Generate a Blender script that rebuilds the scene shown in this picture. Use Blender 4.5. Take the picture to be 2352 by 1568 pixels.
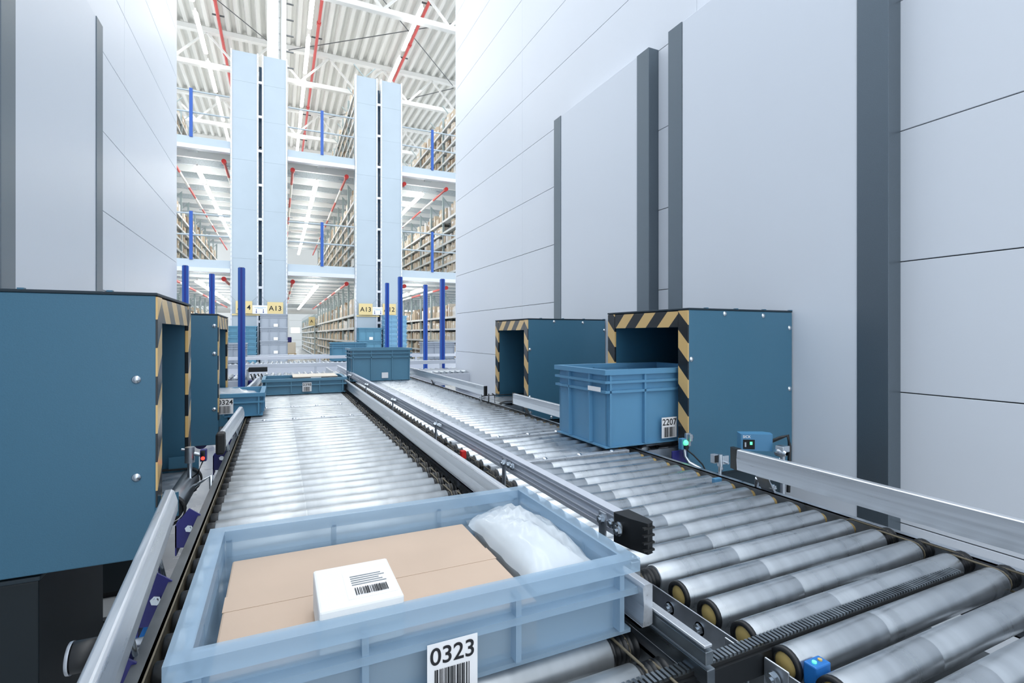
import bpy, math, random
from mathutils import Vector, Matrix
random.seed(7)
S = bpy.context.scene
COL = S.collection
for o in list(bpy.data.objects): bpy.data.objects.remove(o)
PI = math.pi
RT = 0.80            # roller tops
CZ = 1.253           # camera height

# ------------------------------------------------------------------ camera
cam = bpy.data.cameras.new('camera')
cam.sensor_width = 36.0
cam.lens = 36.0 * 1163.0 / 2352.0
cam.shift_y = -16.0 / 2352.0
cam.clip_start = 0.02; cam.clip_end = 300
camo = bpy.data.objects.new('camera', cam); COL.objects.link(camo)
camo.location = (0, 0, CZ)
camo.rotation_euler = (PI / 2, 0, -math.atan2(536, 1163))
S.camera = camo

# ------------------------------------------------------------------ world and light
w = bpy.data.worlds.new('hall_air'); S.world = w; w.use_nodes = True
bg = w.node_tree.nodes['Background']
bg.inputs[0].default_value = (0.89, 0.945, 1.0, 1); bg.inputs[1].default_value = 1.08
S.view_settings.view_transform = 'Standard'; S.view_settings.look = 'None'
S.view_settings.gamma = 1.0; S.view_settings.use_curve_mapping = False
S.view_settings.exposure = 0.82
ROOF = CZ + 9.75
def area(name, loc, sx, sy, power, color=(0.97, 0.985, 1.0), rot=(0, 0, 0)):
    l = bpy.data.lights.new(name, 'AREA'); l.shape = 'RECTANGLE'; l.size = sx; l.size_y = sy
    l.energy = power; l.color = color
    o = bpy.data.objects.new(name, l); COL.objects.link(o); o.location = loc; o.rotation_euler = rot
    return o
# rows of hall luminaires under the roof
for i, x in enumerate((-4.5, -1.6, 0.4, 2.0, 4.8)):
    area('hall_light', (x, 1.2, ROOF - 0.7), 0.5, 14.0, 75)
for i, x in enumerate((-3.2, 0.8, 4.8)):
    area('hall_light', (x, 20, ROOF - 0.7), 0.35, 22.0, 130)

# ------------------------------------------------------------------ materials
MAT = {}
def lin(c):
    c = c / 255.0
    return c / 12.92 if c <= 0.04045 else ((c + 0.055) / 1.055) ** 2.4
def rgb(h): return tuple(lin(int(h[i:i + 2], 16)) for i in (0, 2, 4)) + (1,)
def pbr(name, col, rough=0.5, metal=0.0, nscale=0, namt=0.0, bump=0.0, stretch=(1, 1, 1), ramt=0.0, spec=0.5, emit=0, rand=False, detail=3):
    m = bpy.data.materials.new(name); m.use_nodes = True
    nt = m.node_tree; b = nt.nodes['Principled BSDF']
    c = rgb(col) if isinstance(col, str) else col
    b.inputs['Base Color'].default_value = c
    b.inputs['Roughness'].default_value = rough; b.inputs['Metallic'].default_value = metal
    b.inputs['Specular IOR Level'].default_value = spec
    if emit:
        b.inputs['Emission Color'].default_value = c; b.inputs['Emission Strength'].default_value = emit
    if nscale:
        tc = nt.nodes.new('ShaderNodeTexCoord'); mp = nt.nodes.new('ShaderNodeMapping')
        mp.inputs['Scale'].default_value = stretch
        n = nt.nodes.new('ShaderNodeTexNoise'); n.inputs['Scale'].default_value = nscale; n.inputs['Detail'].default_value = detail
        if rand:
            oi = nt.nodes.new('ShaderNodeObjectInfo'); mu = nt.nodes.new('ShaderNodeMath'); mu.operation = 'MULTIPLY'; mu.inputs[1].default_value = 40.0
            nt.links.new(oi.outputs['Random'], mu.inputs[0]); nt.links.new(mu.outputs[0], mp.inputs['Location'])
        nt.links.new(tc.outputs['Object'], mp.inputs[0]); nt.links.new(mp.outputs[0], n.inputs['Vector'])
        if namt:
            mx = nt.nodes.new('ShaderNodeMix'); mx.data_type = 'RGBA'; mx.blend_type = 'MULTIPLY'
            mx.inputs[0].default_value = 1.0
            mr = nt.nodes.new('ShaderNodeMapRange'); mr.inputs[1].default_value = 0.3; mr.inputs[2].default_value = 0.7
            mr.inputs[3].default_value = 1 - namt; mr.inputs[4].default_value = 1 + namt * 0.5
            nt.links.new(n.outputs[0], mr.inputs[0]); nt.links.new(mr.outputs[0], mx.inputs[7])
            mx.inputs[6].default_value = c; nt.links.new(mx.outputs[2], b.inputs['Base Color'])
        if ramt:
            mr2 = nt.nodes.new('ShaderNodeMapRange'); mr2.inputs[1].default_value = 0.3; mr2.inputs[2].default_value = 0.7
            mr2.inputs[3].default_value = max(0.02, rough - ramt); mr2.inputs[4].default_value = rough + ramt
            nt.links.new(n.outputs[0], mr2.inputs[0]); nt.links.new(mr2.outputs[0], b.inputs['Roughness'])
        if bump:
            bp = nt.nodes.new('ShaderNodeBump'); bp.inputs['Strength'].default_value = bump; bp.inputs['Distance'].default_value = 0.002
            nt.links.new(n.outputs[0], bp.inputs['Height']); nt.links.new(bp.outputs[0], b.inputs['Normal'])
    MAT[name] = m
    return m
def glassy(name, col, rough, trans):
    m = pbr(name, col, rough); nt = m.node_tree; b = nt.nodes['Principled BSDF']
    out = nt.nodes['Material Output']; t = nt.nodes.new('ShaderNodeBsdfTransparent')
    t.inputs[0].default_value = (0.93, 0.97, 1, 1)
    mx = nt.nodes.new('ShaderNodeMixShader'); mx.inputs[0].default_value = trans
    nt.links.new(b.outputs[0], mx.inputs[1]); nt.links.new(t.outputs[0], mx.inputs[2]); nt.links.new(mx.outputs[0], out.inputs[0])
    return m
def stripes(name, sgn, c1='E2BC7C', c2='23282C'):
    m = pbr(name, c1, 0.22); nt = m.node_tree; b = nt.nodes['Principled BSDF']
    tc = nt.nodes.new('ShaderNodeTexCoord'); sx = nt.nodes.new('ShaderNodeSeparateXYZ')
    nt.links.new(tc.outputs['Object'], sx.inputs[0])
    a = nt.nodes.new('ShaderNodeMath'); a.operation = 'MULTIPLY'; a.inputs[1].default_value = sgn
    nt.links.new(sx.outputs[1], a.inputs[0])
    s = nt.nodes.new('ShaderNodeMath'); s.operation = 'ADD'; nt.links.new(a.outputs[0], s.inputs[0]); nt.links.new(sx.outputs[2], s.inputs[1])
    d = nt.nodes.new('ShaderNodeMath'); d.operation = 'DIVIDE'; d.inputs[1].default_value = 0.148; nt.links.new(s.outputs[0], d.inputs[0])
    fl = nt.nodes.new('ShaderNodeMath'); fl.operation = 'FLOORED_MODULO'; fl.inputs[1].default_value = 1.0; nt.links.new(d.outputs[0], fl.inputs[0])
    g = nt.nodes.new('ShaderNodeMath'); g.operation = 'GREATER_THAN'; g.inputs[1].default_value = 0.5; nt.links.new(fl.outputs[0], g.inputs[0])
    mx = nt.nodes.new('ShaderNodeMix'); mx.data_type = 'RGBA'; nt.links.new(g.outputs[0], mx.inputs[0])
    mx.inputs[6].default_value = rgb(c1); mx.inputs[7].default_value = rgb(c2); nt.links.new(mx.outputs[2], b.inputs['Base Color'])
    return m
pbr('wall_panel', 'DEE3EA', 0.34, 0.0, 1.2, 0.02, 0.0, (1, 0.6, 0.6))
pbr('cover_panel', 'DAE0E8', 0.34, 0.0, 1.2, 0.02, 0.0, (1, 0.7, 0.5))
pbr('joint_dark', '2A3036', 0.7)
pbr('post_grey', '66727B', 0.34, 0.6, 400, 0.10, 0.15, ramt=0.06, spec=0.6)
pbr('teal', '406F88', 0.38, 0.0, 350, 0.04, 0.12, ramt=0.05)
pbr('teal_shaded', '2F6079', 0.55)  # same teal paint, with the hood's inner shade put into the colour
pbr('teal_edge', '152A36', 0.5)
stripes('stripe_post', -1.0); stripes('stripe_lintel', 1.0)
pbr('steel', 'BCC2C7', 0.30, 0.85, 5, 0.16, 0.0, (6, 0.02, 0.02), 0.06, detail=4, rand=True)
pbr('steel_pale', 'B3B8BB', 0.34, 0.72, 4, 0.24, 0.0, (5, 0.02, 0.02), 0.05, detail=3, rand=True)
pbr('alu', 'D2D7DD', 0.32, 0.6, 8, 0.14, 0.0, (12, 0.25, 12), 0.06, detail=4)
pbr('alu_dark', '8E969C', 0.36, 0.9, 6, 0.25, 0.0, (4, 0.3, 6), 0.1)
pbr('zinc', 'B5BCC4', 0.36, 0.85, 30, 0.15, ramt=0.1)
pbr('bolt', 'CBD3DA', 0.22, 0.95)
pbr('frame_steel', '6E7275', 0.42, 0.7, 12, 0.25, ramt=0.1)
pbr('black', '15181B', 0.45); pbr('rubber', '1C1E20', 0.6, 0, 200, 0.2)
pbr('belt_tan', '6E6654', 0.5); pbr('cap_yellow', 'CDB36F', 0.5); pbr('brass', '9A824E', 0.45, 0.2)
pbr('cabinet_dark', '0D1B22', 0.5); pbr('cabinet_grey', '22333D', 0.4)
pbr('blue_post', '1F56AE', 0.35); pbr('blue_dark', '23246F', 0.4); pbr('blue_slot', '1B3090', 0.4); pbr('blue_bright', '2472BE', 0.4)
pbr('tote_blue', '5C90AB', 0.42, 0, 4, 0.05); pbr('tote_pale', '7FB0CE', 0.42); pbr('tote_grey', 'A4ADB9', 0.45)
pbr('tote_steelblue', '5B8CA6', 0.42, 0, 5, 0.06)
glassy('tote_clear', 'ACC6DA', 0.38, 0.56); glassy('tote_moving', '6AA3C8', 0.38, 0.22); glassy('tote_leaving', '5B97BA', 0.38, 0.10)
glassy('film', 'E6EEF4', 0.15, 0.35)
pbr('carton', 'CDBEA9', 0.8, 0, 5, 0.08); pbr('carton_pale', 'E2D8C8', 0.8); pbr('carton_dark', '9C8771', 0.8); pbr('carton_white', 'E8E8E6', 0.7)
pbr('carton_tan', 'C9B29E', 0.75, 0, 6, 0.06)
pbr('paper', 'F2F3F5', 0.6); pbr('ink', '1B1D22', 0.6); pbr('ink_blue', '24408F', 0.6); pbr('brown', '4A3E3A', 0.6)
pbr('sign_yellow', 'E3CF98', 0.55); pbr('end_panel', 'AEBDC9', 0.45, 0.0, 1.5, 0.04); pbr('galv', 'B4C0C9', 0.4, 0.5, 8, 0.12)
pbr('rack_green', 'A5B4B6', 0.45, 0.2); pbr('shelf', 'E3E6E6', 0.5); pbr('rack_dark', '34536B', 0.5)
pbr('white_steel', 'E4E5E3', 0.5); pbr('roof', 'E3E4E1', 0.6, 0, 3, 0.08, stretch=(3, 0.2, 1)); pbr('deck', 'E2E4E2', 0.55)
pbr('deck_beam', 'B4BEC3', 0.5, 0.0, 30, 0.15); pbr('red_pipe', 'C94A47', 0.4); pbr('red', 'D0231F', 0.4)
pbr('floor_mat', 'B9BCBD', 0.28, 0, 2, 0.16, ramt=0.12, detail=6)
pbr('lamp_glow', (1, 0.99, 0.97, 1), 0.5, emit=13.0); pbr('roof_glow', (1, 0.99, 0.97, 1), 0.5, emit=6.5); pbr('led_red', (1, 0.03, 0.02, 1), 0.4, emit=2.2); pbr('led_green', (0.1, 1, 0.35, 1), 0.4, emit=0.9)
pbr('window_glow', (0.95, 0.98, 1, 1), 0.4, emit=2.0); pbr('sensor_blue', '4A82A8', 0.4); pbr('pallet', 'CDB792', 0.8); pbr('dark_glass', '0A0D10', 0.1)
pbr('alu_pale', 'D5DAE3', 0.4, 0.45)

# ------------------------------------------------------------------ mesh helpers
class B:
    def __init__(s): s.v = []; s.f = []; s.sm = []; s.mi = []
    def add(s, vs, fs, sm=False, m=0):
        k = len(s.v); s.v += [tuple(p) for p in vs]
        for f in fs: s.f.append(tuple(i + k for i in f)); s.sm.append(sm); s.mi.append(m)
        return s
    def box(s, x0, x1, y0, y1, z0, z1, m=0):
        return s.add([(x0, y0, z0), (x1, y0, z0), (x1, y1, z0), (x0, y1, z0), (x0, y0, z1), (x1, y0, z1), (x1, y1, z1), (x0, y1, z1)],
              [(3, 2, 1, 0), (4, 5, 6, 7), (0, 1, 5, 4), (1, 2, 6, 5), (2, 3, 7, 6), (3, 0, 4, 7)], False, m)
    def cyl(s, p, q, r, n=16, r2=None, cap=True, m=0):
        p = Vector(p); q = Vector(q); r2 = r if r2 is None else r2
        a = (q - p).normalized(); u = a.orthogonal().normalized(); t = a.cross(u)
        ring = [u * math.cos(2 * PI * i / n) + t * math.sin(2 * PI * i / n) for i in range(n)]
        A = [p + k * r for k in ring]; C = [q + k * r2 for k in ring]
        s.add(A + C, [(i, (i + 1) % n, n + (i + 1) % n, n + i) for i in range(n)], n > 6, m)
        if cap:
            s.add(A, [tuple(range(n - 1, -1, -1))], False, m); s.add(C, [tuple(range(n))], False, m)
        return s
    def lathe(s, prof, axis='x', c=(0, 0, 0), n=20, m=0):
        vs = []
        for t, r in prof:
            for i in range(n):
                a = 2 * PI * i / n; k = (t, r * math.cos(a), r * math.sin(a))
                if axis == 'y': k = (k[1], k[0], k[2])
                if axis == 'z': k = (k[1], k[2], k[0])
                vs.append((k[0] + c[0], k[1] + c[1], k[2] + c[2]))
        fs = [(j * n + i, j * n + (i + 1) % n, (j + 1) * n + (i + 1) % n, (j + 1) * n + i) for j in range(len(prof) - 1) for i in range(n)]
        return s.add(vs, fs, True, m)
    def tube(s, pts, r, n=8, m=0, closed=False):
        pts = [Vector(p) for p in pts]; N = len(pts); vs = []
        for i, p in enumerate(pts):
            a = pts[(i + 1) % N] if (closed or i < N - 1) else p
            b = pts[i - 1] if (closed or i > 0) else p
            d = (a - b).normalized(); ref = Vector((0, 0, 1)) if abs(d.z) < 0.9 else Vector((1, 0, 0))
            u = d.cross(ref).normalized(); t = u.cross(d)
            vs += [p + (u * math.cos(2 * PI * k / n) + t * math.sin(2 * PI * k / n)) * r for k in range(n)]
        R = N if closed else N - 1
        fs = [(j * n + k, j * n + (k + 1) % n, ((j + 1) % N) * n + (k + 1) % n, ((j + 1) % N) * n + k) for j in range(R) for k in range(n)]
        s.add(vs, fs, True, m)
        if not closed: s.add(vs[:n], [tuple(range(n))], False, m); s.add(vs[-n:], [tuple(range(n))], False, m)
        return s
    def prism(s, poly, axis, a, b, m=0, sm=False):
        n = len(poly)
        def P(t, k):
            x, y = k
            return (t, x, y) if axis == 'x' else (x, t, y) if axis == 'y' else (x, y, t)
        A = [P(a, k) for k in poly]; C = [P(b, k) for k in poly]
        s.add(A + C, [(i, (i + 1) % n, n + (i + 1) % n, n + i) for i in range(n)], sm, m)
        s.add(A, [tuple(range(n - 1, -1, -1))], False, m); s.add(C, [tuple(range(n))], False, m)
        return s
    def bar(s, p, q, wd, th, m=0):
        p = Vector(p); q = Vector(q); d = (q - p).normalized()
        ref = Vector((0, 0, 1)) if abs(d.z) < 0.95 else Vector((1, 0, 0))
        u = d.cross(ref).normalized() * wd / 2; t = u.cross(d).normalized() * th / 2
        vs = [p - u - t, p + u - t, p + u + t, p - u + t, q - u - t, q + u - t, q + u + t, q - u + t]
        return s.add(vs, [(3, 2, 1, 0), (4, 5, 6, 7), (0, 1, 5, 4), (1, 2, 6, 5), (2, 3, 7, 6), (3, 0, 4, 7)], False, m)
    def mesh(s, name, mats):
        me = bpy.data.meshes.new(name); me.from_pydata(s.v, [], s.f)
        for m in (mats if isinstance(mats, (list, tuple)) else [mats]): me.materials.append(MAT[m])
        me.polygons.foreach_set('use_smooth', s.sm); me.polygons.foreach_set('material_index', s.mi); me.update()
        return me
WL = {}
def put(name, me, parent=None, loc=(0, 0, 0), rot=None):
    o = bpy.data.objects.new(name, me); COL.objects.link(o); loc = Vector(loc)
    if parent is not None: o.parent = parent; o.location = loc - WL[parent]
    else: o.location = loc
    if rot: o.rotation_euler = rot
    WL[o] = loc
    return o
def part(name, b, mat, parent, bev=0, org=None):
    """mesh in world coordinates, stored relative to its parent's origin"""
    org = Vector(org) if org is not None else (WL[parent].copy() if parent is not None else Vector((0, 0, 0)))
    b.v = [(p[0] - org.x, p[1] - org.y, p[2] - org.z) for p in b.v]
    o = put(name, b.mesh(name, mat), parent, org)
    if bev:
        md = o.modifiers.new('bevel', 'BEVEL'); md.width = bev; md.segments = 2; md.limit_method = 'ANGLE'; md.harden_normals = False
    return o
def tag(o, label, cat, group=None, kind=None):
    if label: o['label'] = label
    if cat: o['category'] = cat
    if group: o['group'] = group
    if kind: o['kind'] = kind
    return o
def thing(name, loc, label, cat, group=None, kind=None):
    return tag(put(name, None, None, loc), label, cat, group, kind)
def solo(name, b, mat, label, cat, group=None, kind=None, bev=0, org=None):
    if org is None:
        xs = [p[0] for p in b.v]; ys = [p[1] for p in b.v]; zs = [p[2] for p in b.v]
        org = ((min(xs) + max(xs)) / 2, (min(ys) + max(ys)) / 2, min(zs))
    return tag(part(name, b, mat, None, bev, org), label, cat, group, kind)
TXT = {}
def textmesh(s, size, mat, spacing=1.0):
    k = (s, size, mat)
    if k not in TXT:
        c = bpy.data.curves.new('t', 'FONT'); c.body = s; c.size = size; c.align_x = 'CENTER'; c.align_y = 'CENTER'; c.space_character = spacing; c.offset = size * 0.012
        o = bpy.data.objects.new('t', c); COL.objects.link(o); bpy.context.view_layer.update()
        me = bpy.data.meshes.new_from_object(o.evaluated_get(bpy.context.evaluated_depsgraph_get()))
        bpy.data.objects.remove(o); me.materials.clear(); me.materials.append(MAT[mat]); TXT[k] = me
    return TXT[k]

# ------------------------------------------------------------------ the setting
def struct(name, b, mat, parent=None, bev=0): 
    o = part(name, b, mat, parent, bev)
    if parent is None: o['kind'] = 'structure'
    return o
struct('floor', B().box(-9, 12, -5, 60, -0.1, 0), 'floor_mat')
XR, XL, YE = 2.20, -1.02, 6.62
HT = 7.1
def clad(name, xf, sgn):
    """machine wall, face at xf looking along -sgn x; panels stand proud of dark joints"""
    x_in = xf + sgn * 0.010
    w_ = struct(name, B().box(min(x_in, xf + sgn * 1.3), max(x_in, xf + sgn * 1.3), -2.4, YE - 0.01, 0, HT), 'joint_dark')
    zj = [0.0] + [CZ + 0.283 - 0.508 * 3 + 0.508 * k + 0.0 for k in range(1, 14)]
    yj = [-2.4, -0.093, 2.217, 4.527, YE - 0.04]
    for j in range(4):
        for i in range(len(zj) - 1):
            b = B().box(min(xf, x_in), max(xf, x_in), yj[j] + 0.0012, yj[j + 1] - 0.0012, zj[i] + 0.002, zj[i + 1] - 0.002)
            part('panel', b, 'wall_panel', w_, 0.0015)
    part('corner_trim', B().box(min(xf, xf + sgn * 1.3), max(xf, xf + sgn * 1.3), YE - 0.04, YE, 0, HT), 'wall_panel', w_, 0.002)
    return w_
clad('wall_right', XR, 1); clad('wall_left', XL, -1)
ZT = CZ + 1.813
def cover(xf, sgn, y0, y1, label):
    """two dark posts and a pale infill sheet standing off the machine wall"""
    t = thing('machine_cover', (xf, (y0 + y1) / 2, 0), label, 'cover panel', 'machine cover panels')
    xo = xf - sgn * 0.08
    for a, c in ((y0, y0 + 0.117), (y1 - 0.112, y1)):
        part('post', B().box(min(xf, xo), max(xf, xo), a, c, 0, ZT), 'post_grey', t, 0.002)
    xi = xo + sgn * 0.004
    part('infill_sheet', B().box(min(xf, xi), max(xf, xi), y0 + 0.119, y1 - 0.114, 0, ZT - 0.002), 'cover_panel', t, 0.0015)
cover(XR, 1, 1.157, 2.365, 'tall pale cover with dark posts behind the nearer right-hand tunnel hood')
cover(XR, 1, 2.540, 3.752, 'tall pale cover with dark posts behind the farther right-hand tunnel hood')
cover(XL, -1, 2.512, 3.718, 'tall pale cover with speckled posts behind the farther left-hand tunnel hood')
cover(XL, -1, 1.130, 2.336, 'tall pale cover behind the big teal hood at the left edge')

# ------------------------------------------------------------------ tunnel hoods
scr = B(); scr.lathe([(0, 0.0105), (0.002, 0.0105), (0.003, 0.008), (0.0055, 0.006), (0.006, 0.0)], 'y', n=14)
scr.v = [(x, -y, z) for x, y, z in scr.v]
SCREW = scr.mesh('screw', 'bolt')
ZH0, ZH1 = CZ - 0.575, CZ + 0.100
def hood(sgn, xf, xb, y0, y1, label, screws, tape=True):
    """box of sheet metal that covers a branch lane: near and far sides, roof, portal of hazard tape"""
    t = thing('tunnel_hood', ((xf + xb) / 2, (y0 + y1) / 2, ZH0), label, 'tunnel hood', 'teal tunnel hoods')
    X = lambda a, b: (min(a, b), max(a, b))
    a, c = X(xf + sgn * 0.004, xb)
    s1 = part('side_panel', B().box(a, c, y0, y0 + 0.012, ZH0, ZH1), 'teal', t, 0.003)
    part('side_panel', B().box(a, c, y1 - 0.012, y1, ZH0, ZH1), 'teal', t, 0.003)
    part('roof_panel', B().box(*X(xf + sgn * 0.02, xb), y0 + 0.012, y1 - 0.012, ZH1 - 0.014, ZH1 - 0.001), 'teal', t)
    lid = part('lid', B().box(*X(xf, xb + sgn * 0.0), y0 - 0.002, y1 + 0.002, ZH1, ZH1 + 0.008), 'teal_edge', t, 0.002)
    for k in range(4):
        xx = xf + sgn * (0.10 + 0.17 * k)
        part('clip', B().box(xx - 0.006, xx + 0.006, y0 - 0.003, y0 + 0.012, ZH1 + 0.007, ZH1 + 0.011), 'teal', lid)
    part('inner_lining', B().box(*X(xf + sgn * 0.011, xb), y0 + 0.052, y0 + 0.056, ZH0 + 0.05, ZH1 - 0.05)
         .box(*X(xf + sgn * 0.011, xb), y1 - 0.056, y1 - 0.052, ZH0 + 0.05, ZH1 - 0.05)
         .box(*X(xf + sgn * 0.011, xb), y0 + 0.056, y1 - 0.056, ZH1 - 0.064, ZH1 - 0.058), 'teal_shaded', t)
    part('back_shade', B().box(*X(xb - sgn * 0.004, xb - sgn * 0.002), y0 + 0.056, y1 - 0.056, ZH0 + 0.05, ZH1 - 0.05), 'cabinet_dark', t)  # dark plane put in for the shade deep in the passage
    zb = RT + 0.005
    e = 0.0 if sgn > 0 else 0.0
    p1 = part('portal_post', B().box(*X(xf, xf + sgn * 0.010), y0 + 0.002, y0 + 0.058, zb, ZH1 - 0.002), 'stripe_post', t, 0.001)
    p2 = part('portal_post', B().box(*X(xf, xf + sgn * 0.010), y1 - 0.058, y1 - 0.002, zb, ZH1 - 0.002), 'stripe_post', t, 0.001)
    part('portal_lintel', B().box(*X(xf + sgn * 0.001, xf + sgn * 0.010), y0 + 0.060, y1 - 0.060, ZH1 - 0.070, ZH1 - 0.004), 'stripe_lintel', t, 0.001)
    for p in (p1, p2):
        yy = y0 + 0.03 if p is p1 else y1 - 0.03
        part('post_foot', B().box(*X(xf + sgn * 0.002, xf + sgn * 0.05), yy - 0.028, yy + 0.028, ZH0, zb - 0.001), 'teal', t)
    for sx, sz in screws:
        put('screw', SCREW, s1, (xf + sgn * sx, y0, CZ + sz))
    return t
YA0, YA1, YB0, YB1 = 1.556, 2.108, 3.005, 3.56
sc = [(0.016, -0.10), (0.016, -0.415), (0.20, 0.087), (0.43, 0.082), (0.61, 0.03), (0.61, -0.245), (0.61, -0.50), (0.18, -0.56), (0.55, -0.56)]
hood(1, 1.50, 2.118, YA0, YA1, 'teal hood with hazard-taped portal the translucent blue tote enters', [(x if x < 0.5 else x - 0.01, z) for x, z in sc])
hood(1, 1.50, 2.118, YB0, YB1, 'teal hood with taped portal behind the short middle guide rail', sc)
scl = [(0.045, -0.115), (0.045, -0.365), (0.36, 0.085), (0.36, -0.545)]
hood(-1, -0.285, -0.938, YA0 + 0.02, YA1 + 0.02, 'large teal hood filling the left edge of the view', scl)
hood(-1, -0.285, -0.938, YB0 + 0.04, YB1 + 0.04, 'narrow-looking teal hood behind the large left one', [(0.02, 0.045), (0.02, -0.10), (0.02, -0.39), (0.36, 0.085)])
# dark cabinets the hoods stand over
def cab(x0, x1, y0, y1, z1, label, mat='cabinet_dark'):
    t = thing('drive_cabinet', ((x0 + x1) / 2, (y0 + y1) / 2, 0), label, 'cabinet', 'dark drive cabinets')
    part('body', B().box(x0, x1, y0, y1, 0.03, z1), mat, t, 0.004)
    part('plinth', B().box(x0 + 0.02, x1 - 0.02, y0 + 0.02, y1 - 0.02, 0, 0.03), 'black', t)
    part('top_lip', B().box(x0 - 0.004, x1 + 0.004, y0 - 0.004, y1 + 0.004, z1, z1 + 0.012), 'cabinet_grey', t, 0.003)
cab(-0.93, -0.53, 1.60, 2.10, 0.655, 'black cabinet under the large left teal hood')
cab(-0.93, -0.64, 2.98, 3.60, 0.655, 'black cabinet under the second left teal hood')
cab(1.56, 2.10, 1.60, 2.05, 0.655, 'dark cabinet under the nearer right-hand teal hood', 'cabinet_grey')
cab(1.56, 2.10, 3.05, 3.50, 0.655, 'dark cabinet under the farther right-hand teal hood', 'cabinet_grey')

# ------------------------------------------------------------------ roller conveyors
RR, PITCH = 0.025, 0.0716
def roller_mesh(L, mat='steel'):
    b = B(); b.lathe([(0, 0.017), (0, RR - 0.003), (0.001, RR - 0.001), (0.003, RR), (L * 0.35, RR), (L * 0.352, RR - 0.0004), (L * 0.354, RR), (L - 0.003, RR), (L - 0.001, RR - 0.001), (L, RR - 0.003), (L, 0.017)], 'x', n=28)
    return b.mesh('roller_tube', mat)
def cap_mesh(mat, wdt=0.012, r=0.0215):
    b = B(); b.lathe([(0, 0), (0, r - 0.003), (0.003, r), (wdt, r)], 'x', n=20); return b.mesh('end_cap', mat)
def pulley_mesh():
    b = B(); pr = [(0, 0.0), (0, 0.019)]
    for k in range(5): pr += [(0.004 + k * 0.008, 0.0215), (0.006 + k * 0.008, 0.0215), (0.008 + k * 0.008, 0.017)]
    pr += [(0.046, 0.0215), (0.048, 0.0215)]
    b.lathe(pr, 'x', n=18); return b.mesh('pulley', 'black')
PULLEY = pulley_mesh(); CAPY = cap_mesh('cap_yellow', 0.004, 0.0185); CAPB = cap_mesh('brass', 0.02, 0.014); CAPK = cap_mesh('black', 0.018, 0.0215); RIM = None
rb = B(); rb.lathe([(0, 0.0185), (0, 0.0245), (0.007, 0.0252), (0.009, 0.0235)], 'x', n=24); RIMK = rb.mesh('rim_ring', 'black')
def belt_mesh():
    """endless round belt looped over two neighbouring rollers"""
    pts = []
    for i in range(9): a = PI / 2 + PI * i / 8; pts.append((0, 0.0195 * math.cos(a), 0.0195 * math.sin(a)))
    for i in range(9): a = -PI / 2 + PI * i / 8; pts.append((0, PITCH + 0.0195 * math.cos(a), 0.0195 * math.sin(a)))
    return B().tube(pts, 0.0022, 6, closed=True).mesh('round_belt', 'belt_tan')
BELT = belt_mesh()
hb = B(); hb.cyl((0, 0, 0), (0.006, 0, 0), 0.009, 6); hb.cyl((-0.002, 0, 0), (0, 0, 0), 0.011, 16); hb.cyl((0.006, 0, 0), (0.009, 0, 0), 0.0045, 10); BOLT = hb.mesh('hex_bolt', 'bolt')
AX = RT - RR

XLa, XLb = -0.140, 0.445
XRa, XRb = 0.667, 1.262
lane_near = (1.60, 2.06); lane_far = (3.05, 3.52)
# ---- left conveyor
lc = thing('roller_conveyor', (0.15, 3.2, 0), 'left roller conveyor of bright steel rollers carrying the shallow totes', 'conveyor', 'roller conveyors')
TL = roller_mesh(XLb - XLa, 'steel_pale')
k0 = -10; y = 1.132
ys_left = [1.132 + PITCH * k for k in range(-10, 70)]
for i, yy in enumerate(ys_left):
    if yy > 5.98: break
    if abs(yy - 2.99) < 0.03 or abs(yy - 3.49) < 0.03: continue
    r = put('roller', TL, lc, (XLa, yy, AX))
    put('pulley', PULLEY, r, (XLb, yy, AX))
    put('end_cap', CAPK, r, (XLa - 0.018, yy, AX))
    if i % 2 == 0: put('round_belt', BELT, r, (XLb + 0.012, yy, AX))
    else: put('round_belt', BELT, r, (XLb + 0.030, yy, AX))
YN, YF = 0.22, 6.0
def channel(x, y0, y1, z0, z1, sgn, th=0.003, fl=0.02):
    b = B().box(min(x, x + sgn * th), max(x, x + sgn * th), y0, y1, z0, z1)
    b.box(min(x, x + sgn * fl), max(x, x + sgn * fl), y0, y1, z1 - th, z1); b.box(min(x, x + sgn * fl), max(x, x + sgn * fl), y0, y1, z0, z0 + th)
    return b
part('side_frame', channel(XLa - 0.026, YN, YF, 0.66, RT - 0.006, -1), 'frame_steel', lc)
part('side_frame', channel(XLb + 0.055, YN, YF, 0.66, RT - 0.02, 1), 'frame_steel', lc)
part('frame_edge', B().box(XLa - 0.0235, XLa - 0.021, YN, YF, 0.70, RT - 0.004), 'belt_tan', lc)
for j in range(7):
    yy = 0.5 + 0.9 * j
    part('cross_member', B().box(XLa - 0.02, XLb + 0.05, yy, yy + 0.04, 0.67, 0.71), 'frame_steel', lc)
for j in range(5):
    yy = 0.9 + 1.2 * j
    for xx in (XLa - 0.06, XLb + 0.055):
        part('leg', B().box(xx, xx + 0.03, yy, yy + 0.04, 0, 0.66), 'blue_dark', lc)
for i in range(60):
    yy = 0.35 + PITCH * i
    if yy < 4.2: put('hex_bolt', BOLT, lc, (XLa - 0.030, yy + 0.036, AX - 0.008), (0, 0, PI))
# purple-blue bracket plates on the left frame
for yy in (0.86, 1.12, 1.50, 2.30, 2.75):
    b = B().prism([(-0.235, 0.72), (-0.18, 0.715), (-0.18, 0.795), (-0.205, 0.815), (-0.235, 0.775)], 'y', yy, yy + 0.004)
    b.box(-0.235, -0.232, yy, yy + 0.055, 0.70, 0.775)
    p = part('bracket_plate', b, 'blue_dark', lc)
    put('hex_bolt', BOLT, p, (-0.205, yy + 0.002, 0.765), (0, 0, -PI / 2))
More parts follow.
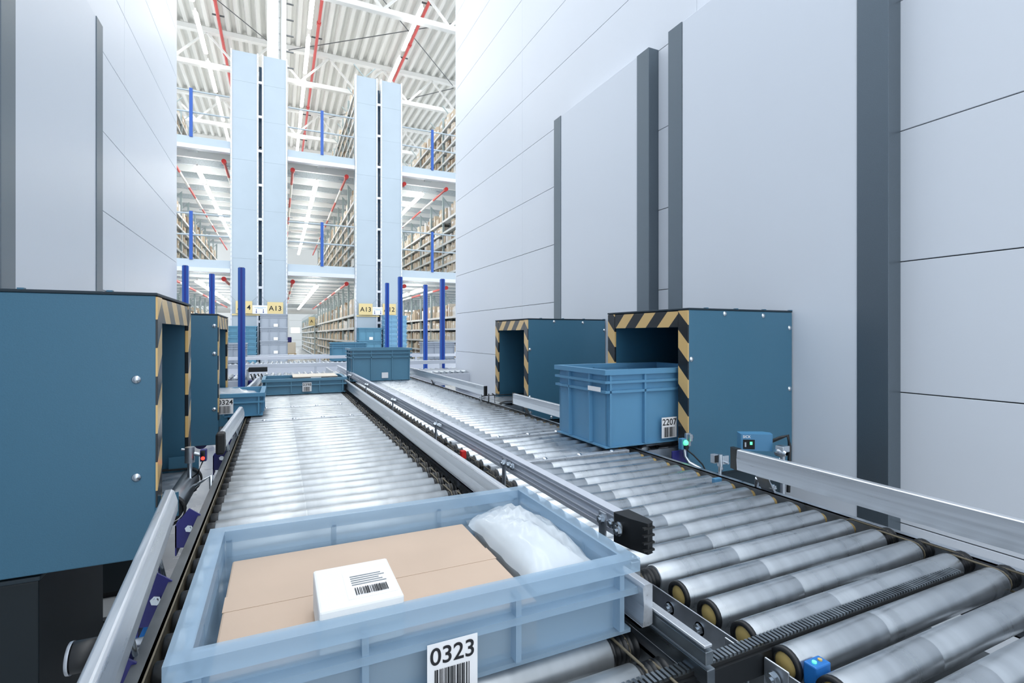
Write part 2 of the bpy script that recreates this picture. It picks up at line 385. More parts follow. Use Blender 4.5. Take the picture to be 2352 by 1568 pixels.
# ---- right conveyor
rc = thing('roller_conveyor', (0.96, 3.2, 0), 'right roller conveyor of wide steel rollers with yellow end caps nearest the viewer', 'conveyor', 'roller conveyors')
TR = roller_mesh(XRb - XRa)
ys_right = [0.500 + PITCH * k for k in range(-4, 80)]
for i, yy in enumerate(ys_right):
    if yy > 5.98: break
    if abs(yy - 1.645) < 0.03 or abs(yy - 2.075) < 0.03: continue
    r = put('roller', TR, rc, (XRa, yy, AX))
    if yy < 0.78:
        put('rim_ring', RIMK, r, (XRa - 0.004, yy, AX)); put('end_cap', CAPY, r, (XRa - 0.002, yy, AX)); put('pulley', PULLEY, r, (XRb, yy, AX))
        put('round_belt', BELT, r, (XRb + 0.012 + 0.018 * (i % 2), yy, AX))
    else:
        put('pulley', PULLEY, r, (XRa - 0.048, yy, AX)); put('end_cap', CAPB, r, (XRb, yy, AX))
        put('round_belt', BELT, r, (XRa - 0.036 + 0.018 * (i % 2), yy, AX))
part('side_frame', channel(XRa - 0.06, 0.80, YF, 0.66, RT - 0.03, -1), 'frame_steel', rc)
part('side_frame', channel(XRb + 0.05, 0.16, YF, 0.66, RT - 0.010, 1), 'zinc', rc)
for j in range(7):
    yy = 0.42 + 0.9 * j
    part('cross_member', B().box(XRa - 0.05, XRb + 0.05, yy, yy + 0.03, 0.655, 0.69), 'frame_steel', rc)
for j in range(5):
    yy = 0.9 + 1.2 * j
    for xx in (XRa - 0.058, XRb + 0.055):
        part('leg', B().box(xx, xx + 0.03, yy, yy + 0.04, 0, 0.66), 'blue_dark', rc)
# bolted silver side plates at the near left edge of the right conveyor
def side_plate(y0, y1, bolts):
    xs = XRa - 0.020
    p = part('side_plate', B().box(xs - 0.003, xs, y0, y1, 0.69, AX + 0.004).box(xs - 0.04, xs, y0, y1, 0.687, 0.690), 'zinc', rc, 0.001)
    for yy in bolts: put('hex_bolt', BOLT, p, (xs - 0.003, yy, AX - 0.018), (0, 0, PI))
    return p
side_plate(0.545, 0.80, [0.571, 0.643, 0.714, 0.785]); side_plate(0.16, 0.518, [0.30, 0.38, 0.500])
pl = part('drive_plate', B().box(XRa - 0.024, XRa - 0.020, 0.478, 0.518, 0.66, AX + 0.008), 'zinc', rc, 0.002)
put('hex_bolt', BOLT, pl, (XRa - 0.028, 0.499, AX - 0.012), (0, 0, PI))
part('drive_plate', B().box(XRa - 0.030, XRa - 0.026, 0.548, 0.585, 0.66, AX + 0.002), 'zinc', rc, 0.002)
# dark decking beneath the rollers
part('under_tray', B().box(XRa - 0.04, XRb + 0.04, 0.2, 5.9, 0.60, 0.61), 'frame_steel', rc)

# ---- transfer bars set between the rollers where the lanes branch off
def transfer(x0, x1, y, conv, dark):
    p = part('transfer_bar', B().box(x0, x1, y - 0.014, y + 0.014, RT - 0.05, RT - 0.003), 'alu', conv, 0.002)
    part('transfer_belt', B().box(x0 + 0.02, x1 - 0.02, y + 0.016, y + 0.030, RT - 0.05, RT - 0.008), 'rubber', p)
    for k in range(4):
        xx = x0 + (x1 - x0) * (0.12 + 0.25 * k)
        put('screw', SCREW, p, (xx, y - 0.002, RT - 0.003), (-PI / 2, 0, 0))
transfer(XRa, XRb, 1.640, rc, 0); transfer(XRa, XRb, 2.076, rc, 0)
transfer(XLa, XLb, 2.990, lc, 0); transfer(XLa, XLb, 3.490, lc, 0)
# ribbed belt running across the near end
b = B(); x = 0.20
while x < 1.20:
    b.box(x, x + 0.0045, 0.525, 0.543, RT - 0.007, RT - 0.003); x += 0.008
tb = thing('timing_belt', (0.7, 0.534, RT - 0.02), 'black ribbed belt strip crossing between the nearest right rollers', 'belt')
part('belt_body', B().box(0.20, 1.205, 0.524, 0.544, RT - 0.018, RT - 0.007), 'rubber', tb)
part('belt_ribs', b, 'alu_dark', tb)
part('belt_rail', B().box(0.20, 1.215, 0.519, 0.5235, RT - 0.045, RT - 0.012), 'black', tb)

# ------------------------------------------------------------------ branch lanes through the hoods
def stub(sgn, x0, x1, y0, y1, label):
    """short belt conveyor between the main line and the machine"""
    t = thing('branch_conveyor', ((x0 + x1) / 2, (y0 + y1) / 2, RT - 0.1), label, 'conveyor', 'belt branch conveyors')
    xd = x0 + sgn * 0.035
    part('end_drum', B().lathe([(y0, 0), (y0, 0.033), (y0 + 0.004, 0.035), (y1 - 0.004, 0.035), (y1, 0.033), (y1, 0)], 'y', (xd, 0, RT - 0.04), 24), 'alu_dark', t)
    part('slide_plate', B().box(min(xd, x1), max(xd, x1), y0 + 0.02, y1 - 0.02, RT - 0.012, RT - 0.006), 'zinc', t)
    for yy in (y0 - 0.012, y1 - 0.010):
        pts = [(xd + sgn * 0.6, 0, 0.042)] + [(xd - sgn * 0.042 * math.sin(a), 0, 0.042 * math.cos(a)) for a in [PI * i / 10 for i in range(11)]] + [(xd + sgn * 0.6, 0, -0.042)]
        b = B()
        for (p, q) in zip(pts[:-1], pts[1:]):
            b.add([(p[0], yy, RT - 0.04 + p[2]), (q[0], yy, RT - 0.04 + q[2]), (q[0], yy + 0.022, RT - 0.04 + q[2]), (p[0], yy + 0.022, RT - 0.04 + p[2])], [(0, 1, 2, 3)])
        o = part('carrying_belt', b, 'rubber', t)
        md = o.modifiers.new('solid', 'SOLIDIFY'); md.thickness = 0.004
    part('side_frame', B().box(min(xd, x1), max(xd, x1), y0 - 0.016, y0 - 0.013, RT - 0.12, RT - 0.02), 'zinc', t)
    part('side_frame', B().box(min(xd, x1), max(xd, x1), y1 + 0.013, y1 + 0.016, RT - 0.12, RT - 0.02), 'zinc', t)
    part('motor_housing', B().cyl((xd + sgn * 0.10, y0 + 0.01, RT - 0.13), (xd + sgn * 0.10, y1 - 0.01, RT - 0.13), 0.032, 20), 'blue_dark', t)
    return t
stub(1, 1.335, 2.13, 1.66, 2.00, 'belt branch lane entering the nearer right hood under the translucent tote')
stub(1, 1.335, 2.13, 3.10, 3.46, 'belt branch lane entering the farther right hood')
stub(-1, -0.245, -0.93, 1.69, 2.02, 'belt branch lane with curved black belt under the large left hood')
stub(-1, -0.245, -0.93, 3.16, 3.50, 'belt branch lane under the second left hood')
# folded teal deflector plates at the left portals
for (y0, y1, z0, z1, lab) in ((1.63, 1.68, RT - 0.045, RT + 0.02, 'small folded teal plate at the near post of the large left hood'), (2.02, 2.07, RT - 0.04, RT + 0.04, 'folded teal deflector plate at the far post of the large left hood'),
                              (3.115, 3.15, RT - 0.04, RT + 0.03, 'small folded teal plate at the second left hood')):
    solo('deflector_plate', B().prism([(-0.335, y0), (-0.283, y0), (-0.25, y0 + 0.02), (-0.25, y0 + 0.023), (-0.284, y0 + 0.004), (-0.335, y0 + 0.004)], 'z', z0, z1), 'teal', lab, 'plate', 'teal deflector plates', bev=0.001)

# ------------------------------------------------------------------ guide rails
def rot_profile(poly, x, z): return [(x + a, z + c) for a, c in poly]
def bracket(t, x, y, z_top, sgn, foot):
    """bent steel bracket with bolts carrying a guide rail"""
    b = B().box(x - 0.0025, x + 0.0025, y - 0.014, y + 0.014, z_top - 0.05, z_top)
    b.bar((x, y, z_top - 0.05), (x + sgn * 0.012, y, foot), 0.028, 0.005)
    p = part('bracket', b, 'zinc', t)
    for dz in (0.012, 0.034):
        put('hex_bolt', BOLT, p, (x - 0.003, y, z_top - dz), (0, 0, PI))
    return p
# tall flat bar along the right of the left conveyor
g1 = thing('guide_rail', (0.50, 3.3, RT), 'wide flat aluminium guide bar between the two conveyors, left of the grooved one', 'guide rail', 'guide rails')
zt = CZ - 0.372
part('bar', B().prism([(0.484, zt - 0.062), (0.490, zt - 0.062), (0.492, zt - 0.032), (0.490, zt - 0.004), (0.494, zt), (0.506, zt), (0.508, zt - 0.002), (0.508, zt - 0.060), (0.502, zt - 0.062)], 'y', 0.60, 6.15), 'alu', g1, 0.0006)
for z0, z1, x0, m in ((0.815, 0.833, 0.512, 'alu_dark'), (0.785, 0.808, 0.515, 'alu_dark'), (0.838, 0.842, 0.510, 'alu')):
    part('support_profile', B().box(x0, x0 + 0.014, 0.5, 6.1, z0, z1), m, g1, 0.001)
for yy in (1.02, 1.52, 2.15, 2.85, 3.6, 4.4, 5.2):
    p = part('bracket', B().bar((0.512, yy, zt - 0.06), (0.530, yy + 0.01, 0.70), 0.022, 0.004), 'zinc', g1)
    for k in range(3): put('hex_bolt', BOLT, p, (0.505, yy - 0.05 - 0.03 * k, 0.824 - 0.000 * k), (0, 0, PI))
# grooved profile along the left of the right conveyor
g2 = thing('guide_rail', (0.64, 3.5, RT), 'grooved aluminium guide rail with a black plastic end shoe at the near tip', 'guide rail', 'guide rails')
zt2 = CZ - 0.362
prof = [(0.622, 0), (0.646, 0), (0.648, -0.002), (0.648, -0.046), (0.622, -0.048), (0.622, -0.038), (0.627, -0.037), (0.627, -0.031), (0.622, -0.030), (0.622, -0.027), (0.629, -0.026), (0.629, -0.013), (0.622, -0.012), (0.622, -0.009), (0.626, -0.008), (0.626, -0.004), (0.622, -0.003)]
part('profile', B().prism([(a, zt2 + c) for a, c in prof], 'y', 0.84, 6.3), 'alu_pale', g2, 0.0003)
sh = part('end_shoe', B().prism([(0.614, 0.845), (0.653, 0.845), (0.656, 0.785), (0.652, 0.768), (0.636, 0.764), (0.622, 0.80)], 'z', zt2 - 0.056, zt2 + 0.003), 'black', g2, 0.004)
for k in range(4): part('shoe_rib', B().box(0.626, 0.652, 0.7635, 0.769, zt2 - 0.050 + k * 0.014, zt2 - 0.046 + k * 0.014), 'rubber', sh)
put('hex_bolt', BOLT, sh, (0.610, 0.822, zt2 - 0.026), (0, 0, PI))
for yy in (0.875, 1.38, 2.1, 3.0, 4.0, 5.0):
    b = B().box(0.608, 0.612, yy - 0.011, yy + 0.011, zt2 - 0.055, zt2 - 0.006); b.bar((0.610, yy, zt2 - 0.055), (0.606, yy, 0.72), 0.022, 0.004)
    p = part('bracket', b, 'zinc', g2)
    put('hex_bolt', BOLT, p, (0.607, yy, zt2 - 0.020), (0, 0, PI))
    for k in range(2): put('hex_bolt', BOLT, p, (0.616, yy - 0.024 - 0.022 * k, zt2 - 0.022), (0, 0, PI))
# clamp block on the near bracket
ck = part('clamp_block', B().box(0.606, 0.628, 0.775, 0.800, RT - 0.02, RT + 0.022), 'zinc', g2, 0.002)
put('hex_bolt', BOLT, ck, (0.617, 0.787, RT + 0.022), (0, -PI / 2, 0))
# right-hand guide bars
def right_guide(y0, y1, label, black_far=False, black_near=False, x=1.278, top=CZ - 0.352, tilt=0.0, brk=()):
    t = thing('guide_rail', (x, (y0 + y1) / 2, RT), label, 'guide rail', 'guide rails')
    b = B().prism([(x - 0.006, top - 0.062), (x - 0.008, top - 0.030), (x - 0.006, top - 0.002), (x - 0.003, top), (x + 0.012, top), (x + 0.014, top - 0.002), (x + 0.014, top - 0.062)], 'y', y0, y1)
    part('bar', b, 'alu', t, 0.0006)
    if black_far: part('end_cap', B().prism([(x - 0.007, y1), (x + 0.015, y1), (x + 0.020, y1 + 0.035), (x + 0.004, y1 + 0.035)], 'z', top - 0.064, top + 0.001), 'black', t, 0.003)
    if black_near: part('end_cap', B().box(x - 0.008, x + 0.015, y0 - 0.014, y0, top - 0.064, top + 0.001), 'black', t, 0.002)
    for yy in brk:
        bb = B().prism([(x + 0.014, top - 0.05), (x + 0.020, top - 0.05), (x + 0.020, top - 0.075), (x + 0.055, RT - 0.02), (x + 0.05, RT - 0.03), (x + 0.014, top - 0.07)], 'y', yy - 0.022, yy + 0.022)
        p = part('bracket', bb, 'zinc', t)
        part('bracket_tube', B().tube([(x + 0.03, yy + 0.03, top - 0.08), (x + 0.04, yy + 0.04, RT), (x + 0.05, yy + 0.05, RT - 0.05)], 0.006, 10), 'zinc', p)
        put('hex_bolt', BOLT, p, (x + 0.04, yy - 0.015, RT + 0.004), (0, -PI / 2, 0))
    return t
right_guide(0.22, 1.118, 'long aluminium guide bar with black tip at the lower right', black_far=True, brk=(1.045,))
right_guide(1.97, 2.745, 'short aluminium guide bar between the two right-hand hoods', black_far=True, brk=(2.02, 2.62))
g5 = right_guide(3.22, 6.0, 'far aluminium guide bar on the right ending in a dark cap and wire loop', black_near=True, brk=(4.6,))
part('wire_loop', B().tube([(1.30, 3.20, 0.85), (1.30, 3.20, 0.785), (1.345, 3.20, 0.785), (1.345, 3.20, 0.835), (1.325, 3.20, 0.85)], 0.005, 8), 'frame_steel', g5)
part('loop_bracket', B().bar((1.285, 3.30, 0.85), (1.285, 3.31, 0.77), 0.02, 0.005), 'zinc', g5)
# left-hand guide bars
def left_guide(p0, p1, label, far_cap=None, posts=()):
    t = thing('guide_rail', ((p0[0] + p1[0]) / 2, (p0[1] + p1[1]) / 2, RT), label, 'guide rail', 'guide rails')
    z = CZ - 0.352; d = Vector((p1[0] - p0[0], p1[1] - p0[1], 0)).normalized(); nrm = Vector((d.y, -d.x, 0))
    pr = [(-0.012, -0.058), (0.010, -0.058), (0.013, -0.050), (0.013, -0.028), (0.006, -0.004), (0.001, 0), (-0.010, 0), (-0.013, -0.004)]
    A = [Vector((p0[0], p0[1], z)) + nrm * a + Vector((0, 0, c)) for a, c in pr]; C = [Vector((p1[0], p1[1], z)) + nrm * a + Vector((0, 0, c)) for a, c in pr]
    n = len(pr); b = B(); b.add(A + C, [(i, (i + 1) % n, n + (i + 1) % n, n + i) for i in range(n)]); b.add(A, [tuple(range(n))]); b.add(C, [tuple(range(n))])
    part('bar', b, 'alu_pale' if False else 'alu', t, 0.0015)
    if far_cap:
        e = Vector((p1[0], p1[1], 0)); q = e + d * far_cap
        b = B().prism([(e.x - 0.013, e.y), (e.x + 0.013, e.y), (q.x + 0.002, q.y), (q.x - 0.016, q.y)], 'z', z - 0.060, z + 0.001); part('end_cap', b, 'black', t, 0.003)
    for f in posts:
        c = Vector(p0 + (0,)) .lerp(Vector(p1 + (0,)), f)
        p = part('support_rod', B().tube([(c.x - 0.012, c.y, z - 0.03), (c.x - 0.004, c.y, z - 0.08), (c.x + 0.004, c.y + 0.01, RT - 0.03), (c.x + 0.004, c.y + 0.012, RT - 0.12)], 0.007, 10), 'bolt', t)
        put('hex_bolt', BOLT, p, (c.x - 0.004, c.y - 0.005, RT - 0.05), (0, 0, -PI / 2))
    return t
left_guide((-0.150, 0.28), (-0.222, 1.37), 'long aluminium guide tube at the lower left beside the rollers', posts=(0.55, 0.82))
left_guide((-0.185, 2.09), (-0.165, 2.80), 'short aluminium guide bar leading to the second left hood', posts=(0.25, 0.7))
left_guide((-0.19, 3.75), (-0.15, 4.75), 'curved far aluminium guide bar beside the tote marked 0398', posts=(0.2, 0.8))
solo('rubber_bumper', B().box(-0.200, -0.172, 2.03, 2.085, RT + 0.032, RT + 0.108), 'rubber', 'black rubber bumper on the tip of the short left guide bar', 'bumper', bev=0.008)

# ------------------------------------------------------------------ sensors and small fittings
def eye(loc, label, lens, body='zinc'):
    """small photo-eye on a bent tube"""
    x, y, z = loc
    t = thing('photo_sensor', (x, y, z), label, 'sensor', 'photo sensors')
    part('housing', B().box(x - 0.012, x + 0.012, y - 0.009, y + 0.009, z - 0.02, z + 0.02), body, t, 0.002)
    return t
# red eye, left of the left conveyor
t = thing('photo_sensor', (-0.222, 1.90, RT + 0.02), 'small sensor glowing red on a tube stand left of the rollers', 'sensor', 'photo sensors')
part('housing', B().box(-0.232, -0.214, 1.915, 1.940, RT + 0.040, RT + 0.078), 'blue_dark', t, 0.002)
part('lens_window', B().box(-0.229, -0.217, 1.911, 1.915, RT + 0.043, RT + 0.076), 'dark_glass', t)
part('red_lamp', B().cyl((-0.223, 1.9125, RT + 0.052), (-0.223, 1.908, RT + 0.052), 0.0055, 16), 'led_red', t)
part('clamp', B().cyl((-0.262, 1.93, RT + 0.038), (-0.262, 1.93, RT + 0.088), 0.014, 18).cyl((-0.262, 1.93, RT + 0.07), (-0.232, 1.93, RT + 0.06), 0.006, 10).cyl((-0.285, 1.93, RT + 0.082), (-0.262, 1.93, RT + 0.078), 0.004, 8), 'zinc', t)
part('stand_tube', B().tube([(-0.262, 1.93, RT + 0.04), (-0.262, 1.93, RT - 0.03), (-0.25, 1.92, RT - 0.04), (-0.20, 1.90, RT - 0.005), (-0.195, 1.90, RT - 0.11)], 0.007, 10), 'bolt', t)
part('cable', B().tube([(-0.225, 1.93, RT + 0.04), (-0.24, 1.93, RT - 0.0), (-0.28, 1.93, RT - 0.03), (-0.31, 1.93, RT - 0.02), (-0.33, 1.93, RT - 0.05), (-0.30, 1.92, RT - 0.075), (-0.26, 1.91, RT - 0.06), (-0.24, 1.9, RT - 0.045)], 0.0025, 6), 'black', t)
_n0 = len(bpy.data.objects); _before = set(bpy.data.objects)
# green eye at the right portal
t = thing('photo_sensor', (1.50, 1.535, RT), 'small sensor with a green light on the nearer right portal post', 'sensor', 'photo sensors')
part('housing', B().box(1.445, 1.470, 1.500, 1.520, RT + 0.020, RT + 0.062), 'sensor_blue', t, 0.002)
part('green_lamp', B().lathe([(0, 0), (0.002, 0.008), (0.006, 0.011), (0.010, 0.011)], 'y', (1.462, 1.489, RT + 0.046), 16), 'led_green', t)
part('lens', B().cyl((1.464, 1.492, RT + 0.030), (1.464, 1.500, RT + 0.030), 0.010, 16), 'dark_glass', t)
part('mounting_bracket', B().box(1.474, 1.498, 1.505, 1.518, RT + 0.028, RT + 0.080).box(1.478, 1.492, 1.49, 1.505, RT + 0.05, RT + 0.078), 'zinc', t, 0.003)
part('stand_tube', B().tube([(1.470, 1.515, RT + 0.03), (1.468, 1.51, RT - 0.01), (1.475, 1.49, RT - 0.03), (1.50, 1.44, RT - 0.055), (1.50, 1.43, RT - 0.10), (1.44, 1.43, RT - 0.11), (1.352, 1.43, RT - 0.11)], 0.008, 10), 'bolt', t)
part('cable', B().tube([(1.468, 1.50, RT + 0.02), (1.485, 1.48, RT), (1.50, 1.45, RT - 0.03), (1.515, 1.43, RT - 0.08)], 0.003, 6), 'black', t)
part('backing_plate', B().box(1.425, 1.500, 1.530, 1.536, RT - 0.10, RT + 0.01), 'blue_dark', t, 0.002)
for _o in set(bpy.data.objects) - _before:
    if _o.parent is None: _o.location += Vector((-0.032, 0, -0.012))
_n0 = len(bpy.data.objects); _before = set(bpy.data.objects)
# clear white eye in front of the hood
t = thing('photo_sensor', (1.375, 1.22, RT), 'small metal sensor block on a thin rod in front of the nearer right hood', 'sensor', 'photo sensors')
part('housing', B().box(1.352, 1.372, 1.245, 1.262, RT + 0.032, RT + 0.062), 'zinc', t, 0.002)
part('lens_window', B().box(1.355, 1.367, 1.243, 1.246, RT + 0.036, RT + 0.059), 'dark_glass', t)
part('clamp', B().cyl((1.378, 1.245, RT + 0.022), (1.378, 1.245, RT + 0.062), 0.009, 16).box(1.383, 1.410, 1.236, 1.25, RT + 0.028, RT + 0.056).cyl((1.395, 1.25, RT + 0.034), (1.395, 1.225, RT + 0.034), 0.004, 10), 'bolt', t, 0.002)
part('rod', B().cyl((1.378, 1.245, RT - 0.05), (1.378, 1.245, RT + 0.03), 0.0055, 12), 'bolt', t)
for _o in set(bpy.data.objects) - _before:
    if _o.parent is None: _o.location += Vector((-0.04, 0, -0.008))
# flat blue reflector lying between rollers
solo('reflector', B().box(1.235, 1.265, 1.168, 1.182, RT - 0.012, RT + 0.003), 'sensor_blue', 'small blue reflector between the right rollers below the rod-mounted sensor', 'reflector', bev=0.002)
# red interlock chip in the belt gap
solo('red_tag', B().box(0.588, 0.606, 1.700, 1.722, RT + 0.012, RT + 0.040), 'red', 'small red block in the drive gap between the two guide rails', 'red block', bev=0.002)
_n0 = len(bpy.data.objects); _before = set(bpy.data.objects)
# barcode scanner
t = thing('barcode_scanner', (1.50, 1.23, RT + 0.10), 'blue barcode scanner with a dark reading window above the lower right guide bar', 'scanner')
bx = B().prism([(1.470, 1.250), (1.560, 1.195), (1.585, 1.225), (1.575, 1.25), (1.495, 1.288)], 'z', RT + 0.083, RT + 0.140)
part('housing', bx, 'sensor_blue', t, 0.004)
e0 = Vector((1.470, 1.250, 0)); ed = (Vector((1.560, 1.195, 0)) - e0).normalized(); en = Vector((ed.y, -ed.x, 0))
def onface(a0, a1, z0, z1, th): 
    p = e0 + ed * a0 + en * th; q = e0 + ed * a1 + en * th; pi_ = e0 + ed * a0; qi = e0 + ed * a1
    return B().add([(pi_.x, pi_.y, z0), (qi.x, qi.y, z0), (q.x, q.y, z0), (p.x, p.y, z0), (pi_.x, pi_.y, z1), (qi.x, qi.y, z1), (q.x, q.y, z1), (p.x, p.y, z1)],
                   [(3, 2, 1, 0), (4, 5, 6, 7), (0, 1, 5, 4), (1, 2, 6, 5), (2, 3, 7, 6), (3, 0, 4, 7)])
wn = part('reading_window', onface(0.008, 0.046, RT + 0.089, RT + 0.121, 0.0015), 'dark_glass', t)
part('lens', onface(0.030, 0.038, RT + 0.104, RT + 0.114, 0.0022), 'led_green', wn); part('lens', onface(0.013, 0.018, RT + 0.096, RT + 0.112, 0.0022), 'zinc', wn)
lp = e0 + ed * 0.020 + en * 0.0012
tm = put('maker_name', textmesh('SICK', 0.0125, 'paper'), t, (lp.x, lp.y, RT + 0.1305), (PI / 2, 0, math.atan2(ed.y, ed.x)))
part('swivel_mount', B().lathe([(-0.022, 0.006), (-0.018, 0.010), (0.0, 0.015), (0.016, 0.014), (0.022, 0.0)], 'y', (1.560, 1.165, RT + 0.085), 16).box(1.55, 1.585, 1.15, 1.18, RT + 0.088, RT + 0.108), 'bolt', t, 0.002)
part('mount_post', B().cyl((1.562, 1.16, 0.03), (1.562, 1.16, RT + 0.085), 0.008, 12), 'zinc', t)
part('cable', B().tube([(1.585, 1.22, RT + 0.11), (1.605, 1.20, RT + 0.125), (1.615, 1.18, RT + 0.135), (1.610, 1.17, RT + 0.10), (1.595, 1.16, RT + 0.06), (1.59, 1.16, RT - 0.05)], 0.006, 8), 'black', t)
for _o in set(bpy.data.objects) - _before:
    if _o.parent is None: _o.location += Vector((-0.03, 0, -0.028))
# near blue sensor under the rollers at the lower right
t = thing('sensor_block', (0.66, 0.44, RT - 0.04), 'bright blue sensor block beside the nearest yellow roller cap', 'sensor')
part('housing', B().box(0.668, 0.700, 0.455, 0.474, RT - 0.035, RT - 0.004), 'blue_bright', t, 0.002)
part('lamp', B().cyl((0.678, 0.4645, RT - 0.004), (0.678, 0.4645, RT - 0.002), 0.003, 12), 'led_green', t); part('dial', B().cyl((0.690, 0.4645, RT - 0.004), (0.690, 0.4645, RT - 0.002), 0.003, 12), 'cap_yellow', t)
# reflector cap and blue cap at the lower left
t = thing('end_stop', (-0.25, 0.95, RT - 0.05), 'round black knob with a pale rim left of the lower left guide tube', 'knob')
part('knob_body', B().lathe([(-0.277, 0), (-0.277, 0.020), (-0.274, 0.022), (-0.240, 0.022), (-0.238, 0.0)], 'x', (0, 0.95, RT - 0.024), 28), 'black', t)
part('pale_rim', B().lathe([(-0.2795, 0.017), (-0.2805, 0.0225), (-0.276, 0.023)], 'x', (0, 0.95, RT - 0.024), 28), 'alu', t)
part('spindle', B().cyl((-0.239, 0.95, RT - 0.024), (-0.170, 0.95, RT - 0.024), 0.009, 14), 'zinc', t)
t = thing('adjusting_knob', (-0.302, 1.42, 0.0), 'ribbed bright blue plastic cap beside the lower left guide tube', 'plastic cap')
part('cap', B().cyl((-0.302, 1.42, 0.555), (-0.302, 1.42, 0.632), 0.030, 12), 'blue_bright', t, 0.003)
part('stem', B().cyl((-0.302, 1.42, 0.0), (-0.302, 1.42, 0.555), 0.013, 12), 'zinc', t)
# slotted strut on the floor
t = thing('slotted_strut', (-0.5, 2.62, 0), 'slotted steel strut on the dark floor under the left hood', 'strut')
part('channel', B().box(-0.95, -0.06, 2.60, 2.604, 0, 0.07).box(-0.95, -0.06, 2.60, 2.64, 0.067, 0.07), 'frame_steel', t)
for k in range(8): part('slot', B().box(-0.92 + k * 0.11, -0.86 + k * 0.11, 2.598, 2.6005, 0.03, 0.045), 'black', t)
solo('hanging_cable', B().tube([(-0.36, 2.0, 0.70), (-0.362, 2.0, 0.5), (-0.355, 2.0, 0.3), (-0.33, 2.02, 0.15), (-0.34, 2.05, 0.01)], 0.004, 6), 'black', 'thin black cable hanging below the large left hood', 'cable')

# ------------------------------------------------------------------ totes
TM = {}
def tote_meshes(h, mat, L=0.6, W=0.4):
    k = (h, mat, L, W)
    if k in TM: return TM[k]
    a, c = L / 2, W / 2; tp = 0.010; th = 0.005
    b = B()
    for sx, sy in ((1, 0), (-1, 0), (0, 1), (0, -1)):
        if sx:
            vs = []
            for z, o in ((0.008, tp + 0.012), (h - 0.002, 0.017)):
                for yy in (-(c - o), c - o):
                    for xx in (a - o - th, a - o): vs.append((sx * xx, yy, z))
            b.add(vs, [(0, 1, 3, 2), (4, 6, 7, 5), (0, 2, 6, 4), (1, 5, 7, 3), (0, 4, 5, 1), (2, 3, 7, 6)])
        else:
            vs = []
            for z, o in ((0.008, tp + 0.012), (h - 0.002, 0.017)):
                for xx in (-(a - o), a - o):
                    for yy in (c - o - th, c - o): vs.append((xx, sy * yy, z))
            b.add(vs, [(0, 1, 3, 2), (4, 6, 7, 5), (0, 2, 6, 4), (1, 5, 7, 3), (0, 4, 5, 1), (2, 3, 7, 6)])
    b.box(-a + tp, a - tp, -c + tp, c - tp, 0.004, 0.010); b.box(-a + 0.03, a - 0.03, -c + 0.03, c - 0.03, 0, 0.004)
    body = b.mesh('tote_body', mat)
    def ring(z0, z1, out, inn):
        q = B(); q.box(-a - out, a + out, -c - out, -c + inn, z0, z1).box(-a - out, a + out, c - inn, c + out, z0, z1)
        q.box(-a - out, -a + inn, -c + inn, c - inn, z0, z1).box(a - inn, a + out, -c + inn, c - inn, z0, z1); return q
    rim = ring(h - 0.020, h, 0.0, 0.024).mesh('tote_rim', mat)
    q = ring(h - 0.054, h - 0.044, -0.002, 0.024)
    if h > 0.2: q2 = ring(h - 0.092, h - 0.082, -0.004, 0.024); k_ = len(q.v); q.v += q2.v; q.f += [tuple(i + k_ for i in f) for f in q2.f]; q.sm += q2.sm; q.mi += q2.mi
    for xx in (-0.1, 0.1, -a + 0.03, a - 0.03):
        for s in (-1, 1):
            y0 = s * (c - 0.024); y1 = s * (c - 0.004); q.box(xx - 0.004, xx + 0.004, min(y0, y1), max(y0, y1), 0.012, h - 0.016)
    for yy in (-0.08, 0.08):
        for s in (-1, 1):
            x0 = s * (a - 0.024); x1 = s * (a - 0.004); q.box(min(x0, x1), max(x0, x1), yy - 0.003, yy + 0.003, 0.012, h - 0.016)
    ribs = q.mesh('tote_ribs', mat)
    TM[k] = (body, rim, ribs); return TM[k]
def barcode(wd, ht, seed=1):
    rnd = random.Random(seed); b = B(); x = -wd / 2
    while x < wd / 2 - wd * 0.03:
        t_ = wd * rnd.choice((0.018, 0.018, 0.03, 0.045)); b.box(x, min(x + t_, wd / 2), -0.0006, 0, -ht / 2, ht / 2); x += t_ + wd * rnd.choice((0.018, 0.025, 0.04))
    return b.mesh('barcode', 'ink')
def tote(x, y, z, h, mat, label, cat='tote', group=None, code=None, lab=None, small=False, name='tote', L=0.6, W=0.4):
    """tote by the middle of its base; lab = (offset x, width, height, z) of the paper label on the near long side"""
    t = thing(name, (x, y, z), label, cat, group)
    bo, ri, rb_ = tote_meshes(h, mat, L, W)
    o = put('body', bo, t, (x, y, z)); put('rim', ri, t, (x, y, z)); put('ribs', rb_, t, (x, y, z))
    if lab:
        ox, lw, lh, lz = lab; yf = y - W / 2 + 0.0012
        p = put('paper_label', B().box(-lw / 2, lw / 2, -0.001, 0, -lh / 2, lh / 2).mesh('paper_label', 'paper'), t, (x + ox, yf - 0.001, z + lz))
        if code:
            put('number', textmesh(code, lh * 0.44, 'ink'), p, (x + ox, yf - 0.0026, z + lz + lh * 0.25), (PI / 2, 0, 0))
            put('barcode', barcode(lw * 0.72, lh * 0.48, hash(code) % 97 if False else len(code) + int(code[:2])), p, (x + ox, yf - 0.0024, z + lz - lh * 0.22))
    return t
G1 = 'blue totes travelling on the conveyors'
HF = 0.118
